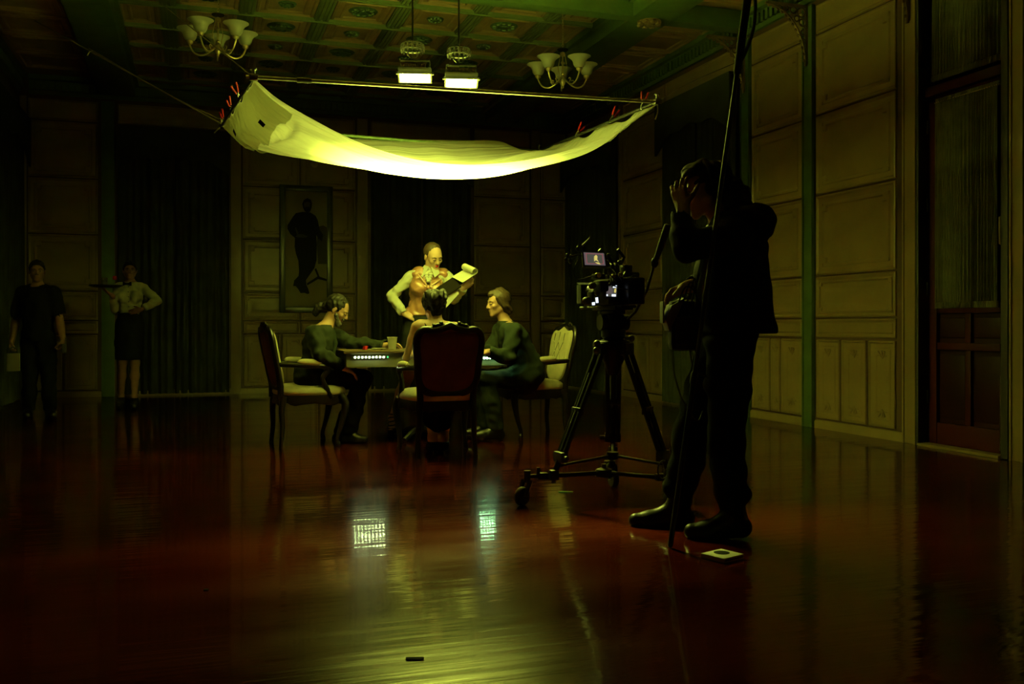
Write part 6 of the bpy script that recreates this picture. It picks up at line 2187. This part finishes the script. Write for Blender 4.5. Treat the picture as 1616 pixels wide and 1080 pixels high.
MB().lathe([(0.0, 0.01), (0.024, 0.01), (0.026, 0.05), (0.0, 0.05)], 14, cap=False).build('drink', 'flap', gl)
rs = thing('red_flower', 'red flower on the waitress\'s tray beside the glass', 'flower', (gp.x + 0.10, gp.y - 0.02, gp.z + 0.0005))
rm = MB()
rm.tube([(-0.05, 0, 0.006), (0.0, 0.0, 0.02), (0.0, 0.0, 0.08)], 0.004, 6)
rm.build('stem', 'green', rs)
pm = MB().ell((0, 0.016, 0.012), (0.02, 0.008, 0.024), 8, 6).mesh('petal', 'redthing')
for k in range(7):
    link('petal', pm, rs, (0, 0, 0.09 + 0.004 * (k % 2)), 2 * PI * k / 7)
MB().ell((0, 0, 0.105), (0.018, 0.018, 0.022), 8, 6).build('bud', 'redthing', rs)

# ============ man in T-shirt, far left
J = dict(pelvis=P(61, 530, 10.4), neck=P(60, 452, 10.4), head=P(58.5, 428, 10.37), shr=P(36, 463, 10.4), shl=P(85, 463, 10.4), elr=P(26, 503, 10.42), wrr=P(19, 537, 10.34), ell=P(93, 503, 10.42), wrl=P(100, 537, 10.34),
         hipr=P(49, 545, 10.4), hipl=P(73, 545, 10.4), knr=P(47, 600, 10.36), knl=P(77, 600, 10.36), anr=P(45, 646, 10.42), anl=P(79, 646, 10.42), toer=P(43, 655, 10.2), toel=P(84, 655, 10.2))
J['toer'].z = J['toel'].z = 0.03
J['anr'].z = J['anl'].z = 0.085
mt = Body(P(61, 655, 10.4), J, nrm(-A3(FW) + A3(RT) * 0.5 + V(0, 0, -0.05)), build=1.05, hs=1.0, skin='skin_shaded')
mt.hand('r', V(0, 0, -1) + CT * 0.2, CR, curl=0.8, thumb=0.8)
mt.hand('l', V(0, 0, -1) + CT * 0.2, -CR, curl=0.9, thumb=0.8)
mt.make('man standing in a black T-shirt at the far left, arms at his sides')
mt.hair('hair', e=0.008, line=0.012)
ts = mt.parts('torso', 'ual', 'uar') + [rc(mt.J['pelvis'] + V(0, 0, -0.02), mt.chest, 0.13, 0.15, 0.05)]
sl = []
for q in 'lr':
    s_, e = mt.J['sh' + q], mt.J['el' + q]
    ts += [rc(s_, e, 0.062, 0.062, 0.03)]
    sl.append(rc(s_ + (e - s_) * 0.98, e + (e - s_) * 1.6, 0.085, 0.12))
mt.wear('t_shirt', ts, 'blackcloth', 0.012, 0.009, subs=sl + [rc(mt.J['neck'] + V(0, 0, 0.04) + CT * 0.03, mt.J['neck'] + V(0, 0, 0.2), 0.075, 0.1)], clips=[((0, 0, -1), -(mt.J['pelvis'][2] - 0.06)), ((0, 0, 1), mt.J['neck'][2] + 0.03)], folds=(0.005, 45, 1))
trousers(mt, 'trouser', seed=11)
mt.shoes()
bk = P(20.5, 572, 10.25)
bo_ = thing('white_box', 'pale flat box hanging by a strap from the T-shirted man\'s hand', 'box', bk, 0.3)
MB().box((0, 0, 0), (0.125, 0.045, 0.195), bev=0.006).build('box_body', 'greybox', bo_)
MB().box((0.064, 0, 0), (0.003, 0.040, 0.19)).build('pale_edge', 'flap', bo_)
MB().tube([(-0.045, 0, 0.095), (-0.04, 0, 0.14), (0.0, 0, 0.165), (0.04, 0, 0.14), (0.045, 0, 0.095)], 0.008, 8, flat=0.4).build('strap', 'blackmatte', bo_)
ph = P(101, 550, 10.3)
t = thing('walkie_talkie', 'small dark walkie-talkie in the left hand of the man in a T-shirt', 'radio', ph, 0.2)
MB().box((0, 0, 0), (0.05, 0.032, 0.10), bev=0.008).build('radio_body', 'blackmatte', t)
MB().tube([(0.014, 0, 0.05), (0.014, 0, 0.12)], [0.006, 0.004], 8).build('antenna', 'blackmatte', t)
